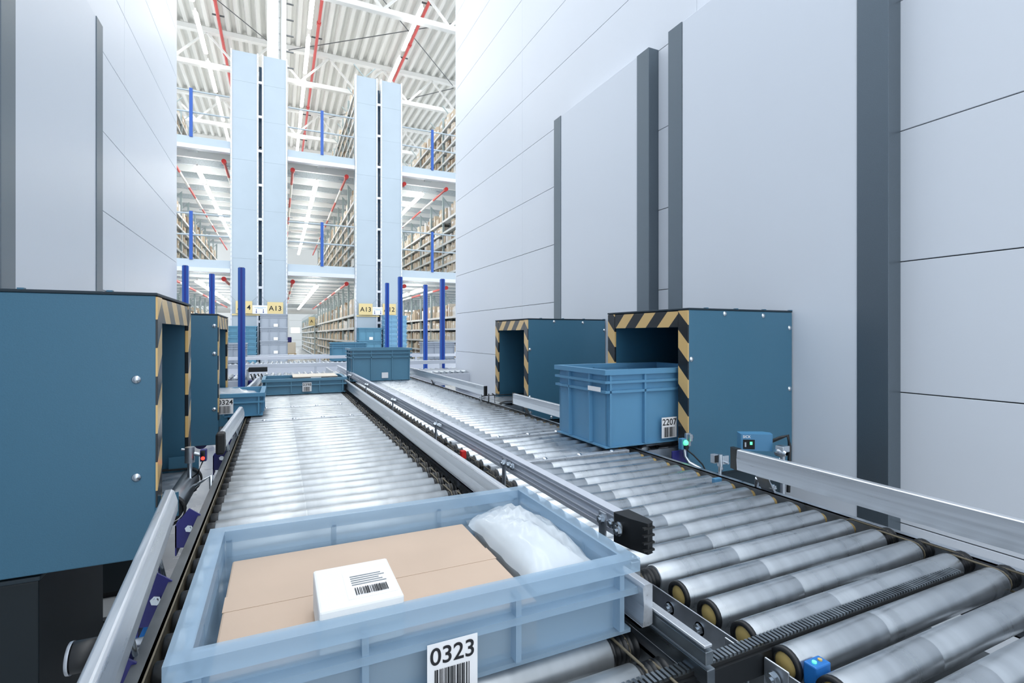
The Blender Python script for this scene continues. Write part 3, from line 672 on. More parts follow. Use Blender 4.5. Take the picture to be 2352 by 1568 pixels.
# tote 0323 right in front of the camera
tx, ty = 0.193, 0.81
tote(tx, ty, RT, HF, 'tote_clear', 'translucent pale blue tote labelled 0323 in the foreground', group=G1, code='0323', lab=(0.006, 0.066, 0.068, 0.036))
c = thing('flat_carton', (0.13, 0.80, RT + 0.012), 'flat tan cardboard carton lying in the tote labelled 0323', 'carton')
part('carton_body', B().box(-0.070, 0.335, 0.640, 0.965, RT + 0.011, RT + 0.074), 'carton_tan', c, 0.003)
part('tape', B().box(-0.0701, 0.3351, 0.79, 0.835, RT + 0.0741, RT + 0.0746), 'carton_tan', c)
c = thing('white_carton', (0.09, 0.68, RT + 0.09), 'white carton with a printed label standing on the flat tan carton', 'carton')
wb = part('carton_body', B().box(0.043, 0.143, 0.632, 0.748, RT + 0.0755, RT + 0.128), 'carton_white', c, 0.003)
lb = part('printed_label', B().box(0.078, 0.138, 0.646, 0.720, RT + 0.1281, RT + 0.1285), 'paper', wb)
bcm = barcode(0.040, 0.018, 5)
put('barcode', bcm, lb, (0.108, 0.662, RT + 0.1292), (-PI / 2, 0, 0))
for k in range(5): part('print_line', B().box(0.086, 0.130 - 0.004 * (k % 3), 0.680 + 0.006 * k, 0.6822 + 0.006 * k, RT + 0.1286, RT + 0.129), 'alu_dark', lb)
def lump(x0, x1, y0, y1, z0, z1, n=14, m=14, seed=3):
    """crumpled film bag: uneven cushion"""
    rnd = random.Random(seed); vs = []; fs = []
    ph = [(rnd.uniform(4, 13), rnd.uniform(4, 13), rnd.uniform(0, 6)) for _ in range(7)]
    for side in (1, -1):
        for i in range(n + 1):
            for j in range(m + 1):
                u = i / n; v = j / m
                e = (math.sin(PI * u) ** 0.45) * (math.sin(PI * v) ** 0.45)
                cr = sum(math.sin(a * u * 2 + b_ * v * 2 + c_) for a, b_, c_ in ph) / 7
                zz = (z0 + z1) / 2 + side * (z1 - z0) / 2 * e * (0.78 + 0.35 * cr)
                vs.append((x0 + (x1 - x0) * u + 0.01 * cr, y0 + (y1 - y0) * v + 0.01 * cr, max(zz, z0)))
    N = (n + 1) * (m + 1)
    for s in (0, 1):
        for i in range(n):
            for j in range(m):
                a = s * N + i * (m + 1) + j; fs.append((a, a + 1, a + m + 2, a + m + 1))
    b = B(); b.add(vs, fs, True); return b
c = thing('film_bag', (0.41, 0.84, RT + 0.012), 'crumpled clear film bag beside the cartons in the tote labelled 0323', 'plastic bag')
part('bag', lump(0.345, 0.470, 0.66, 0.975, RT + 0.012, RT + 0.135), 'film', c)
part('bag_contents', B().box(0.355, 0.455, 0.70, 0.95, RT + 0.013, RT + 0.085), 'carton_white', c, 0.004)
# tote 0398
tote(0.186, 4.345, RT, 0.12, 'tote_steelblue', 'shallow blue tote labelled 0398 at the end of the left conveyor', group=G1, code='0398', lab=(0.010, 0.064, 0.068, 0.055))
c = thing('flat_carton', (0.30, 4.36, RT + 0.02), 'thin dark-sided carton lying in the tote labelled 0398', 'carton')
part('carton_body', B().box(0.10, 0.42, 4.19, 4.49, RT + 0.012, RT + 0.124), 'brown', c, 0.003)
part('carton_lid', B().box(0.098, 0.422, 4.188, 4.492, RT + 0.124, RT + 0.131), 'carton_pale', c, 0.001)
part('white_sticker', B().box(0.225, 0.30, 4.1885, 4.190, RT + 0.09, RT + 0.124), 'paper', c)
# tote on the right line, far
tote(0.915, 5.22, RT, 0.318, 'tote_steelblue', 'tall blue tote with a blank white label at the far end of the right conveyor', group=G1, code=None, lab=(0.03, 0.062, 0.055, 0.055))
# tote turning into the right hood
t = tote(1.452, 1.835, RT + 0.002, 0.312, 'tote_moving', 'tall translucent blue tote sliding into the nearer right hood', group=G1, code='2207', lab=(0.020, 0.080, 0.085, 0.066))
put('white_card', B().box(-0.001, 0, -0.045, 0.045, -0.009, 0.009).mesh('white_card', 'paper'), t, (1.452 - 0.3 + 0.003, 1.835 - 0.12, RT + 0.235))
# tote leaving the second left hood
tote(-0.37, 3.315, RT + 0.002, 0.13, 'tote_leaving', 'shallow blue tote labelled 0324 coming out of the second left hood', group=G1, code='0324', lab=(0.11, 0.075, 0.082, 0.065))
c = thing('film_bag', (-0.33, 3.31, RT + 0.014), 'flat clear film bag lying in the tote labelled 0324', 'plastic bag')
part('bag', lump(-0.63, -0.10, 3.14, 3.49, RT + 0.015, RT + 0.160, seed=9), 'film', c)
part('bag_contents', B().box(-0.60, -0.13, 3.17, 3.46, RT + 0.016, RT + 0.09), 'tote_grey', c, 0.004)

# ------------------------------------------------------------------ cross conveyors at the back of the cell
def cross_conv(y0, y1, x0, x1, label, zr=RT, rail_near=True, rail_far=True, fr='alu_pale', zg=0.905):
    t = thing('cross_conveyor', ((x0 + x1) / 2, (y0 + y1) / 2, 0), label, 'conveyor', 'cross conveyors')
    L = y1 - y0; b = B(); b.lathe([(0, 0), (0, RR - 0.002), (0.002, RR), (L - 0.002, RR), (L, RR - 0.002), (L, 0)], 'y', n=14); rm = b.mesh('roller', 'steel')
    kp = cap_mesh('cap_yellow', 0.004, 0.017)
    n = int((x1 - x0) / PITCH)
    for i in range(n):
        put('roller', rm, t, (x0 + 0.03 + PITCH * i, y0, zr - RR))
    for yy in (y0 - 0.03, y1 + 0.005):
        part('side_frame', B().box(x0, x1, yy, yy + 0.025, zr - 0.16, zr - 0.035), fr, t, 0.002)
        part('frame_lip', B().box(x0, x1, yy - 0.008, yy + 0.033, zr - 0.175, zr - 0.16), fr, t)
    for f, yy in ((rail_near, y0 - 0.02), (rail_far, y1 + 0.02)):
        if f:
            g = part('side_guide', B().box(x0, x1, yy - 0.01, yy + 0.01, zg - 0.05, zg), 'alu_pale', t, 0.003)
            for k in range(int((x1 - x0) / 0.8)):
                part('guide_post', B().box(x0 + 0.4 + 0.8 * k, x0 + 0.43 + 0.8 * k, yy - 0.005, yy + 0.016, zr - 0.12, zg - 0.045), 'alu_pale', g)
    for k in range(int((x1 - x0) / 1.1) + 1):
        for yy in (y0 - 0.02, y1 - 0.02):
            part('leg', B().box(x0 + 0.1 + 1.1 * k, x0 + 0.16 + 1.1 * k, yy, yy + 0.04, 0, zr - 0.17), 'blue_post', t)
    for k in range(2): part('leg_tie', B().box(x0 + 0.1, x1 - 0.1, y0 - 0.01 + k * (y1 - y0 - 0.02), y0 + 0.02 + k * (y1 - y0 - 0.02), 0.36, 0.40), 'blue_post', t)
    return t
cross_conv(6.08, 6.68, -1.6, 3.4, 'nearer roller cross conveyor just behind the ends of both conveyors', rail_near=False)
cross_conv(8.90, 9.52, -3.0, 4.8, 'farther roller cross conveyor that carries the row of grey and blue totes')
# blue uprights
def upright(u_over, y, ztop, zbot, label, wd=0.075):
    x = u_over * y
    t = thing('blue_post', (x, y, 0), label, 'post', 'blue posts around the cross conveyors')
    part('tube', B().box(x - wd / 2, x + wd / 2, y - wd / 2, y + wd / 2, zbot, ztop), 'blue_post', t, 0.006)
    part('slot_strip', B().box(x - 0.009, x + 0.009, y - wd / 2 - 0.001, y - wd / 2 + 0.004, zbot + 0.02, ztop - 0.001), 'blue_slot', t)
    part('base_plate', B().box(x - 0.09, x + 0.09, y - 0.09, y + 0.09, 0, 0.012), 'blue_dark', t)
    part('top_plug', B().box(x - wd / 2 + 0.008, x + wd / 2 - 0.008, y - wd / 2 + 0.008, y + wd / 2 - 0.008, ztop, ztop + 0.003), 'black', t)
for xr, yy, vt, lab in ((-0.05865, 5.62, 615, 'thick blue post standing in front of the A14 sign'), (-0.14185, 6.86, 610, 'leftmost blue post above the large left hood'),
                        (-0.10334, 7.55, 629, 'blue post rising behind the second left hood'), (0.2177, 7.35, 636, 'tall blue post left of the right aisle opening'),
                        (0.3040, 6.90, 641, 'rightmost blue post beside the right machine wall'), (0.1922, 8.30, 650, 'blue post in front of the A12 sign'),
                        (0.2686, 8.25, 654, 'blue post second from the right machine wall')):
    dd = yy * (xr * 0.4186 + 0.9082)
    upright(xr, yy, CZ + (768 - vt) / 1163 * dd, 0.012, lab, 0.062)
# electrical fittings beside the blue post at the end of the left line
t = thing('control_unit', (-0.30, 5.45, 0.5), 'cluster of small control boxes and cables beside the thick blue post', 'control unit')
part('mount_plate', B().box(-0.27, -0.262, 5.25, 5.60, 0.62, 0.93), 'zinc', t)
part('purple_box', B().box(-0.262, -0.225, 5.40, 5.46, 0.66, 0.82), 'blue_dark', t, 0.012)
part('dark_box', B().box(-0.262, -0.10, 5.50, 5.56, 0.89, 0.935), 'black', t, 0.004)
for k in range(4): part('cable', B().tube([(-0.24 + 0.03 * k, 5.38, 0.88), (-0.21 + 0.03 * k, 5.36, 0.80), (-0.24 + 0.04 * k, 5.37, 0.72), (-0.22 + 0.02 * k, 5.4, 0.62)], 0.006, 6), 'black', t)
for k in range(3): part('valve', B().box(-0.225 + 0.05 * k, -0.195 + 0.05 * k, 5.33, 5.38, 0.70 + 0.06 * k, 0.76 + 0.06 * k), 'bolt', t, 0.004)

# ---- totes on the farther cross conveyor and the stacks behind
G2 = 'totes queued on the farther cross conveyor'
tote(1.10, 9.21, RT, 0.318, 'tote_blue', 'blue tote on the farther cross conveyor in front of the middle aisle', group=G2)
tote(-0.76, 9.21, RT, 0.318, 'tote_grey', 'grey tote on the farther cross conveyor behind the thick blue post', group=G2)
tote(2.70, 9.21, RT, 0.318, 'tote_grey', 'grey tote on the farther cross conveyor near the right machine wall', group=G2)
def stack(x, y, z0, n, h, step, mat, labf, group, lab=None, L=0.6, W=0.4):
    for k in range(n):
        tote(x, y, z0 + k * step, h, mat, labf(k), group=group, lab=lab, L=L, W=W)
ORD = ['lowest', 'second', 'third', 'fourth', 'fifth', 'sixth', 'seventh', 'eighth', 'ninth', 'tenth', 'eleventh', 'twelfth', 'thirteenth', 'fourteenth', 'fifteenth', 'sixteenth', 'seventeenth', 'eighteenth', 'nineteenth', 'twentieth', 'twenty-first', 'twenty-second', 'twenty-third', 'twenty-fourth', 'twenty-fifth', 'twenty-sixth', 'twenty-seventh', 'twenty-eighth', 'twenty-ninth', 'thirtieth']
YS = 13.3
solo('stack_dolly', B().box(-1.1, 0.2, YS - 0.22, YS + 0.22, 0.10, 0.16).box(-1.0, -0.9, YS - 0.2, YS + 0.2, 0, 0.1).box(0.0, 0.1, YS - 0.2, YS + 0.2, 0, 0.1), 'zinc', 'low steel dolly under the grey and blue tote stacks below sign A14', 'dolly')
solo('stack_dolly', B().box(1.75, 3.15, YS - 0.22, YS + 0.22, 0.10, 0.16).box(1.85, 1.95, YS - 0.2, YS + 0.2, 0, 0.1).box(2.9, 3.0, YS - 0.2, YS + 0.2, 0, 0.1), 'zinc', 'low steel dolly under the blue tote stacks below sign A13', 'dolly')
stack(-0.10, YS, 0.16, 5, 0.318, 0.315, 'tote_grey', lambda k: f'tall grey tote, {ORD[k]} from the floor in the stack under sign A13', 'grey tote stack by the first end panels', (0.04, 0.09, 0.07, 0.05))
stack(-0.75, YS, 0.16, 3, 0.22, 0.22, 'tote_blue', lambda k: f'deep blue tote, {ORD[k]} from the floor in the stack under sign A14', 'blue tote stack under A14')
stack(-0.75, YS, 0.82, 5, 0.125, 0.126, 'tote_blue', lambda k: f'nested shallow blue tote, {ORD[k]} of the upper five under sign A14', 'blue tote stack under A14')
stack(2.10, YS, 0.16, 4, 0.318, 0.315, 'tote_blue', lambda k: f'tall blue tote, {ORD[k]} from the floor below the second A13 sign', 'blue tote stack under second A13', (0.02, 0.09, 0.07, 0.05))
stack(2.72, YS - 0.1, 0.16, 13, 0.12, 0.1215, 'tote_pale', lambda k: f'shallow pale blue tote, {ORD[k]} from the floor in the tall stack below A12', 'pale blue tote stack under A12', (0.08, 0.08, 0.06, 0.06))

# ------------------------------------------------------------------ hall: roof, trusses, column
YP = 14.0
RZ = CZ + 9.65
b = B(); xs = -7.0; prof_ = []
while xs < 11.0:
    prof_ += [(xs, RZ), (xs + 0.10, RZ), (xs + 0.145, RZ + 0.13), (xs + 0.245, RZ + 0.13)]; xs += 0.29
n = len(prof_)
b.add([(x, 9.5, z) for x, z in prof_] + [(x, 60, z) for x, z in prof_], [(i, i + 1, n + i + 1, n + i) for i in range(n - 1)])
struct('ceiling', b, 'roof')
def rod(name, p, q, r, mat, parent): return part(name, B().cyl(p, q, r, 8), mat, parent)
for i, yy in enumerate((13.5, 18.5, 23.5, 28.5, 33.5, 38.5)):
    names = ['nearest', 'second', 'third', 'fourth', 'fifth', 'sixth', 'seventh']
    t = thing('roof_truss', (1.5, yy, RZ - 1.2), f'white steel lattice roof truss, {names[i]} from the viewer', 'roof truss', 'white roof trusses')
    part('top_chord', B().box(-6.5, 10, yy - 0.09, yy + 0.09, RZ - 0.16, RZ - 0.01), 'white_steel', t, 0.004)
    part('bottom_chord', B().box(-6.5, 10, yy - 0.08, yy + 0.08, RZ - 1.24, RZ - 1.10), 'white_steel', t, 0.004)
    for k in range(9):
        xa = -6.5 + 0.80 - 0.0 + 1.82 * k
        part('diagonal', B().bar((xa - 0.91, yy, RZ - 1.12), (xa, yy, RZ - 0.14), 0.06, 0.06), 'white_steel', t)
        part('diagonal', B().bar((xa, yy, RZ - 0.14), (xa + 0.91, yy, RZ - 1.12), 0.06, 0.06), 'white_steel', t)
t = thing('steel_column', (-0.08, 14.5, 0), 'white steel column with a wrapped downpipe rising behind the first end panels', 'column')
part('column_shaft', B().box(-0.27, -0.005, 14.35, 14.60, 0, RZ), 'white_steel', t, 0.005)
part('downpipe', B().cyl((0.105, 14.45, 0), (0.105, 14.45, RZ), 0.075, 16), 'white_steel', t)
part('flange_strip', B().box(0.005, 0.022, 14.36, 14.38, 0, RZ), 'deck_beam', t)
for k in range(5): part('pipe_clamp', B().box(0.0, 0.36, 14.55, 14.58, CZ + 7.0 + 0.42 * k, CZ + 7.03 + 0.42 * k), 'frame_steel', t)
t = thing('roof_bracing', (1.5, 16, RZ - 0.2), 'thin dark crossed bracing cables under the roof', 'bracing cable')
for p, q in (((-0.1, 18.4, RZ - 0.2), (-3.8, 13.6, RZ - 0.2)), ((0.3, 18.4, RZ - 0.2), (6.2, 13.6, RZ - 0.2)), ((1.9, 13.6, RZ - 0.2), (6.0, 18.4, RZ - 0.2)), ((6.1, 18.6, RZ - 0.2), (2.0, 23.4, RZ - 0.2))):
    rod('cable', p, q, 0.014, 'frame_steel', t)
PN = ['left', 'middle', 'right']
for i, x in enumerate((-1.62, 1.10, 3.85)):
    t = thing('sprinkler_pipe', (x, 25, RZ - 0.35), f'red sprinkler pipe under the roof, {PN[i]} one of three', 'pipe', 'red roof pipes')
    part('pipe', B().cyl((x, 10, RZ - 0.30), (x, 50, RZ - 0.30), 0.045, 12), 'red_pipe', t)
    for k in range(9): part('coupling', B().cyl((x, 10 + 3.1 * k, RZ - 0.30), (x, 10.12 + 3.1 * k, RZ - 0.30), 0.062, 12), 'red_pipe', t)
    for k in range(9): part('hanger', B().box(x - 0.16, x + 0.16, 11 + 3.1 * k, 11.03 + 3.1 * k, RZ - 0.25, RZ - 0.21), 'frame_steel', t)
def luminaire(name, x, y, z, L, w_, label, group):
    t = thing(name, (x, y + L / 2, z), label, 'ceiling light', group)
    part('housing', B().box(x - w_ / 5, x + w_ / 5, y, y + L, z, z + 0.05), 'white_steel', t)
    part('diffuser', B().prism([(x - w_ / 2, z - 0.03), (x - w_ / 4, z - 0.055), (x + w_ / 4, z - 0.055), (x + w_ / 2, z - 0.03), (x + w_ / 5, z - 0.001), (x - w_ / 5, z - 0.001)], 'y', y + 0.04, y + L - 0.04), 'roof_glow' if name == 'roof_light' else 'lamp_glow', t)
    return t
OR2 = ['first', 'second', 'third', 'fourth', 'fifth', 'sixth', 'seventh', 'eighth', 'ninth', 'tenth', 'eleventh', 'twelfth', 'thirteenth', 'fourteenth', 'fifteenth', 'sixteenth', 'seventeenth', 'eighteenth', 'nineteenth', 'twentieth'] + [f'{a}-{b_}' for a in ('twenty', 'thirty', 'forty', 'fifty', 'sixty', 'seventy') for b_ in ('first', 'second', 'third', 'fourth', 'fifth', 'sixth', 'seventh', 'eighth', 'ninth')]
for i, x in enumerate((-1.95, 0.76, 3.3)):
    for k in range(9):
        luminaire('roof_light', x, 12.6 + 2.6 * k, RZ - 1.32, 2.2, 0.11, f'strip light under the roof, {PN[i]} row, {OR2[k]} from the viewer', 'strip lights under the roof')
        if k == 0: pass
    part_ = None

# ------------------------------------------------------------------ hall: mezzanine decks
DK = (3.036, 5.92)
for li, z in enumerate(DK):
    nm = ('lower', 'upper')[li]
    t = thing('mezzanine_deck', (1.0, 21, z - 0.3), f'{nm} mezzanine deck with pale edge beam and ribbed underside', 'mezzanine', 'mezzanine decks')
    part('deck_plate', B().box(-6.5, 8.5, YP + 0.05, 29.5, z - 0.03, z), 'deck', t)
    for xa, xb in ((-6.5, -1.06), (0.205, 1.835), (3.085, 8.5)):
        part('edge_beam', B().prism([(YP - 0.08, z - 0.20), (YP + 0.0, z - 0.20), (YP, z), (YP - 0.03, z)], 'x', xa, xb), 'end_panel', t, 0.003)
        part('beam_flange', B().box(xa, xb, YP - 0.10, YP + 0.04, z - 0.30, z - 0.20), 'alu_pale', t, 0.003)
    for k in range(23):
        yy = YP + 0.30 + 0.65 * k
        part('joist', B().box(-6.5, 8.5, yy, yy + 0.09, z - 0.20, z - 0.03), 'deck_beam' if k % 2 == 0 else 'shelf', t)
    for x in (-1.87, 1.02, 3.9):
        part('stiffener', B().box(x - 0.10, x + 0.10, YP + 0.02, YP + 0.30, z - 0.27, z - 0.16), 'deck_beam', t)
    # aisle furniture of the storey below this deck
    AIS = ((-1.87, 'left'), (0.95, 'middle'), (3.92, 'right'))
    for ai, (x, an) in enumerate(AIS):
        for k in range(8):
            luminaire('aisle_light', x, YP + 0.9 + 1.8 * k, z - 0.42, 1.5, 0.12, f'strip light over the {an} aisle below the {nm} deck, {OR2[k]} from the front', 'strip lights over the aisles')
    for x, an in ((-2.35, 'left'), (1.66, 'middle'), (4.45, 'right'), (0.33, 'middle-left'), (-1.22, 'inner left'), (3.22, 'inner right')):
        t = thing('sprinkler_pipe', (x, 21, z - 0.4), f'red and white sprinkler pipe along the {an} aisle edge below the {nm} deck', 'pipe', 'aisle sprinkler pipes')
        part('pipe', B().cyl((x, YP + 0.35, z - 0.42), (x, 29, z - 0.42), 0.032, 10), 'red_pipe', t)
        part('end_plug', B().cyl((x, YP + 0.22, z - 0.42), (x, YP + 0.36, z - 0.42), 0.055, 12), 'red', t)
        for k in range(4): part('pale_sleeve', B().cyl((x, YP + 1.6 + 2.8 * k, z - 0.42), (x, YP + 3.1 + 2.8 * k, z - 0.42), 0.034, 10), 'white_steel', t)
        for k in range(5): part('hanger', B().box(x - 0.14, x + 0.14, YP + 0.8 + 2.8 * k, YP + 0.84 + 2.8 * k, z - 0.37, z - 0.34), 'galv', t)
    for x0, x1, xp, an in ((-2.69, -1.07, -1.87, 'left'), (0.21, 1.83, 1.02, 'middle'), (3.09, 4.72, 3.95, 'right')):
        t = thing('railing', ((x0 + x1) / 2, YP, z), f'railing with one blue post across the {an} aisle on the {nm} deck', 'railing', 'mezzanine railings')
        part('post', B().box(xp - 0.035, xp + 0.035, YP - 0.06, YP - 0.02, z - 0.02, z + 1.12), 'blue_post', t, 0.003)
        for zz in (0.57, 1.07):
            rod('rail', (x0 + 0.01, YP - 0.02, z + zz), (x1 - 0.01, YP - 0.02, z + zz), 0.021, 'galv', t)
            part('sleeve', B().cyl((xp - 0.09, YP - 0.02, z + zz), (xp + 0.09, YP - 0.02, z + zz), 0.026, 10), 'galv', t)

# ------------------------------------------------------------------ hall: end panels with aisle signs
def end_panel(x0, x1, label):
    t = thing('rack_end_panel', ((x0 + x1) / 2, YP - 0.1, 0), label, 'end panel', 'pale rack end panels')
    z = 0.0; k = 0; TOPZ = 8.12
    for z0, z1 in ((0, 1.9), (1.9, 3.1), (3.1, 4.3), (4.3, 5.5), (5.5, 6.5), (6.5, 7.4), (7.4, TOPZ)):
        part('sheet', B().box(x0 + 0.03, x1 - 0.03, YP - 0.10 + 0.001 * (k % 2), YP - 0.06, z0 + 0.001, z1 - 0.001), 'end_panel', t); k += 1
    for xx in (x0, x1 - 0.035):
        p = part('edge_upright', B().box(xx, xx + 0.035, YP - 0.115, YP + 0.03, 0, TOPZ + 0.02), 'alu_pale', t)
        q = B()
        for i in range(60): q.box(xx + 0.010, xx + 0.022, YP - 0.1165, YP - 0.115, 1.6 + 0.108 * i, 1.645 + 0.108 * i)
        part('slot_row', q, 'deck_beam', p)
    return t
end_panel(-1.054, -0.450, 'pale rack end panel behind sign A14, leftmost of four')
end_panel(-0.373, 0.200, 'pale rack end panel behind the grey tote stack, second of four')
end_panel(1.840, 2.420, 'pale rack end panel behind the second A13 sign, third of four')
end_panel(2.500, 3.080, 'pale rack end panel behind sign A12, rightmost of four')
for x, lab in ((-0.4115, 'dark strut in the gap between the first two end panels'), (2.46, 'dark strut in the gap between the last two end panels')):
    t = thing('gap_strut', (x, YP, 0), lab, 'strut', 'gap struts')
    part('strut_body', B().box(x - 0.03, x + 0.03, YP + 0.05, YP + 0.30, 0, 7.9), 'rack_dark', t)
    for k in range(9): part('tie_plate', B().box(x - 0.04, x + 0.04, YP - 0.09, YP - 0.04, 0.7 + 0.84 * k, 0.76 + 0.84 * k), 'alu_pale', t)
def sign(x, z, s, label, wd=0.355, ht=0.30):
    t = thing('aisle_sign', (x, YP - 0.16, z), label, 'sign', 'yellow aisle signs')
    bd = part('board', B().box(x - wd / 2, x + wd / 2, YP - 0.17, YP - 0.155, z, z + ht), 'sign_yellow', t, 0.002)
    put('lettering', textmesh(s, ht * 0.56, 'ink', 1.05), bd, (x, YP - 0.1715, z + ht * 0.47), (PI / 2, 0, 0))
    for s_ in (-1, 1): part('wire', B().cyl((x + s_ * wd / 2, YP - 0.16, z + ht), (x + s_ * (wd / 2 + 0.12), YP - 0.12, z + ht + 0.13), 0.003, 5), 'alu_dark', t)
def arrow_sign(x, z, label):
    t = thing('notice', (x, YP - 0.2, z), label, 'sign', 'white arrow notices')
    bd = part('board', B().box(x - 0.17, x + 0.17, YP - 0.16, YP - 0.15, z, z + 0.21), 'paper', t)
    for k, w_ in ((0, 0.13), (1, 0.06)): part('small_print', B().box(x - w_, x + w_, YP - 0.1615, YP - 0.16, z + 0.155 - 0.022 * k, z + 0.163 - 0.022 * k), 'tote_pale', bd)
    for xx in (-0.085, 0.07):
        part('arrow', B().box(x + xx - 0.006, x + xx + 0.006, YP - 0.1615, YP - 0.16, z + 0.045, z + 0.12).prism([(x + xx - 0.018, z + 0.05), (x + xx + 0.018, z + 0.05), (x + xx, z + 0.015)], 'y', YP - 0.1615, YP - 0.16), 'ink_blue', bd)
sign(-0.76, CZ + 0.51, 'A14', 'yellow aisle sign A14 half hidden by the thick blue post')
sign(-0.075, CZ + 0.50, 'A13', 'yellow aisle sign A13 left of the middle aisle, above the grey totes')
sign(2.10, CZ + 0.52, 'A13', 'yellow aisle sign A13 right of the middle aisle')
sign(2.72, CZ + 0.53, 'A12', 'yellow aisle sign A12 behind a blue post')
arrow_sign(-0.41, CZ + 0.505, 'white notice with two blue arrows between signs A14 and A13')
arrow_sign(2.42, CZ + 0.525, 'white notice with two blue arrows between signs A13 and A12')
for x0, x1, zz, lab in ((-1.02, 0.18, CZ + 0.465, 'thin yellow strip below signs A14 and A13'), (1.87, 2.46, CZ + 0.475, 'thin yellow strip below the second A13 sign')):
    solo('yellow_strip', B().box(x0, x1, YP - 0.13, YP - 0.118, zz, zz + 0.035), 'sign_yellow', lab, 'strip', 'yellow strips')

# ------------------------------------------------------------------ hall: racks and their cartons
BAY, DEP = 1.4, 0.56
SH = (0.12, 0.42, 0.74, 1.08, 1.44, 1.80)
ub = B().box(-0.03, 0.03, -0.035, 0.035, 0, 1); UP = {}
def up_mesh(h):
    if h not in UP:
        UP[h] = B().box(-0.028, 0.028, -0.03, 0.03, 0, h).mesh('upright', 'rack_green')
    return UP[h]
SHELF = B().box(0, DEP, 0, BAY - 0.06, -0.03, 0).box(-0.012, 0.0, 0, BAY - 0.06, -0.055, 0.008).mesh('shelf', 'shelf')
BACK = B().box(0, 0.004, 0, BAY, 0.1, 1.95).mesh('back_shade_sheet', 'rack_dark')  # dark sheet added as the shade seen between shelved cartons
brm = B()
for k in range(4): brm.bar((0, 0, 0.2 + k * 0.6), (DEP, 0, 0.8 + k * 0.6), 0.025, 0.025); brm.bar((DEP, 0, 0.2 + k * 0.6), (0, 0, 0.8 + k * 0.6), 0.025, 0.025)
BRACE = brm.mesh('brace', 'rack_green')
CANDS = []; STUFF = []
def px(x, y, z):
    d = x * 0.4186 + y * 0.9082; return 1176 + 1163 * (x * 0.9082 - y * 0.4186) / d, 768 - 1163 * (z - CZ) / d
AISLE_WIN = {'left': (405, 527), 'middle': (661, 812), 'right': (922, 1044)}
STORY = ['ground floor', 'lower deck', 'upper deck']
def rack(xf, sgn, y0, nb, z0, h, label, an=None, st=0, cart=True, seed=0, shelves=SH, detail=True):
    rnd = random.Random(seed)
    t = thing('storage_rack', (xf, y0 + nb * BAY / 2, z0), label, 'rack', 'storage racks')
    um = up_mesh(h)
    for k in range(nb + 1):
        yy = y0 + k * BAY
        put('upright', um, t, (xf + sgn * 0.03, yy, z0))
        put('upright', um, t, (xf + sgn * (DEP - 0.02), yy, z0))
        if detail: put('brace', BRACE, t, (xf if sgn > 0 else xf - DEP, yy, z0))
    for k in range(nb):
        yy = y0 + k * BAY + 0.03
        for s in shelves: put('shelf', SHELF, t, (xf, yy, z0 + s), None if sgn > 0 else None) if sgn > 0 else put('shelf', SHELF_N, t, (xf, yy, z0 + s))
        put('back_shade_sheet', BACK, t, (xf + sgn * (DEP + 0.012), yy - 0.03, z0))
    if not cart: return t
    for si, s in enumerate(shelves):
        run = 0
        for k in range(nb):
            y = y0 + k * BAY + 0.05; end = y0 + (k + 1) * BAY - 0.06
            style = rnd.random()
            while y < end - 0.08:
                wd = rnd.choice((0.11, 0.13, 0.16)) if style < 0.65 else rnd.choice((0.22, 0.3, 0.42))
                if y + wd > end: break
                if rnd.random() < 0.10: y += wd; continue
                top = (shelves[si + 1] - s - 0.06) if si + 1 < len(shelves) else 0.55
                ht = min(top, rnd.uniform(0.17, 0.27) if si + 1 < len(shelves) else rnd.uniform(0.18, 0.45))
                de = rnd.uniform(0.3, 0.48); off = rnd.uniform(0.005, 0.05)
                m = rnd.choices((0, 1, 2, 3), (5, 4, 1.2, 1.6))[0]
                xa = xf + sgn * off; xb = xf + sgn * (off + de); run += 1
                CANDS.append(dict(x0=min(xa, xb), x1=max(xa, xb), y0=y, y1=y + wd - 0.012, z0=z0 + s + 0.001, z1=z0 + s + ht, m=m, an=an, st=st, si=si, run=run))
                y += wd
    return t
SHELF_N = B().box(-DEP, 0, 0, BAY - 0.06, -0.03, 0).box(0, 0.012, 0, BAY - 0.06, -0.055, 0.008).mesh('shelf', 'shelf')
LV = (0.0, DK[0], DK[1])
for st in range(3):
    h = (2.70, 2.56, 2.2)[st]
    rack(-2.69, -1, YP + 0.15, 10, LV[st], h, f'rack along the far side of the left aisle, {STORY[st]}', 'left', st, True, 11 + st)
    rack(1.84, 1, YP + 0.15, 10, LV[st], h, f'rack along the right side of the middle aisle, {STORY[st]}', 'middle', st, True, 21 + st)
    rack(4.73, 1, YP + 0.15, 10, LV[st], h, f'rack along the right side of the right aisle, {STORY[st]}', 'right', st, True, 31 + st)
    rack(0.20, -1, YP + 1.55, 9, LV[st], h, f'rack behind the second end panel facing the middle aisle, {STORY[st]}', None, st, True, 41 + st, detail=False)
    rack(-1.054, 1, YP + 0.15, 10, LV[st], h, f'rack behind the leftmost end panel, {STORY[st]}', None, st, False, detail=False)
    rack(3.08, -1, YP + 0.15, 10, LV[st], h, f'rack behind the rightmost end panel, {STORY[st]}', None, st, False, detail=False)
rack(1.84, 1, 31.0, 12, 0, 2.4, 'distant rack block at the end of the middle aisle', None, 0, True, 55)
def in_view(c):
    if not c['an']: return None
    face = c['x0'] if c['an'] != 'left' else c['x1']
    u, v = px(face, (c['y0'] + c['y1']) / 2, (c['z0'] + c['z1']) / 2)
    lo, hi = AISLE_WIN[c['an']]
    if not (lo < u < hi) or v < 0 or v > 815: return None
    d = c['y0']; return ((c['z1'] - c['z0']) * (c['y1'] - c['y0'] + 0.1)) / d ** 2
sc_ = [(in_view(c), i) for i, c in enumerate(CANDS)]
best = set(i for s, i in sorted([q for q in sc_ if q[0]], reverse=True)[:290])
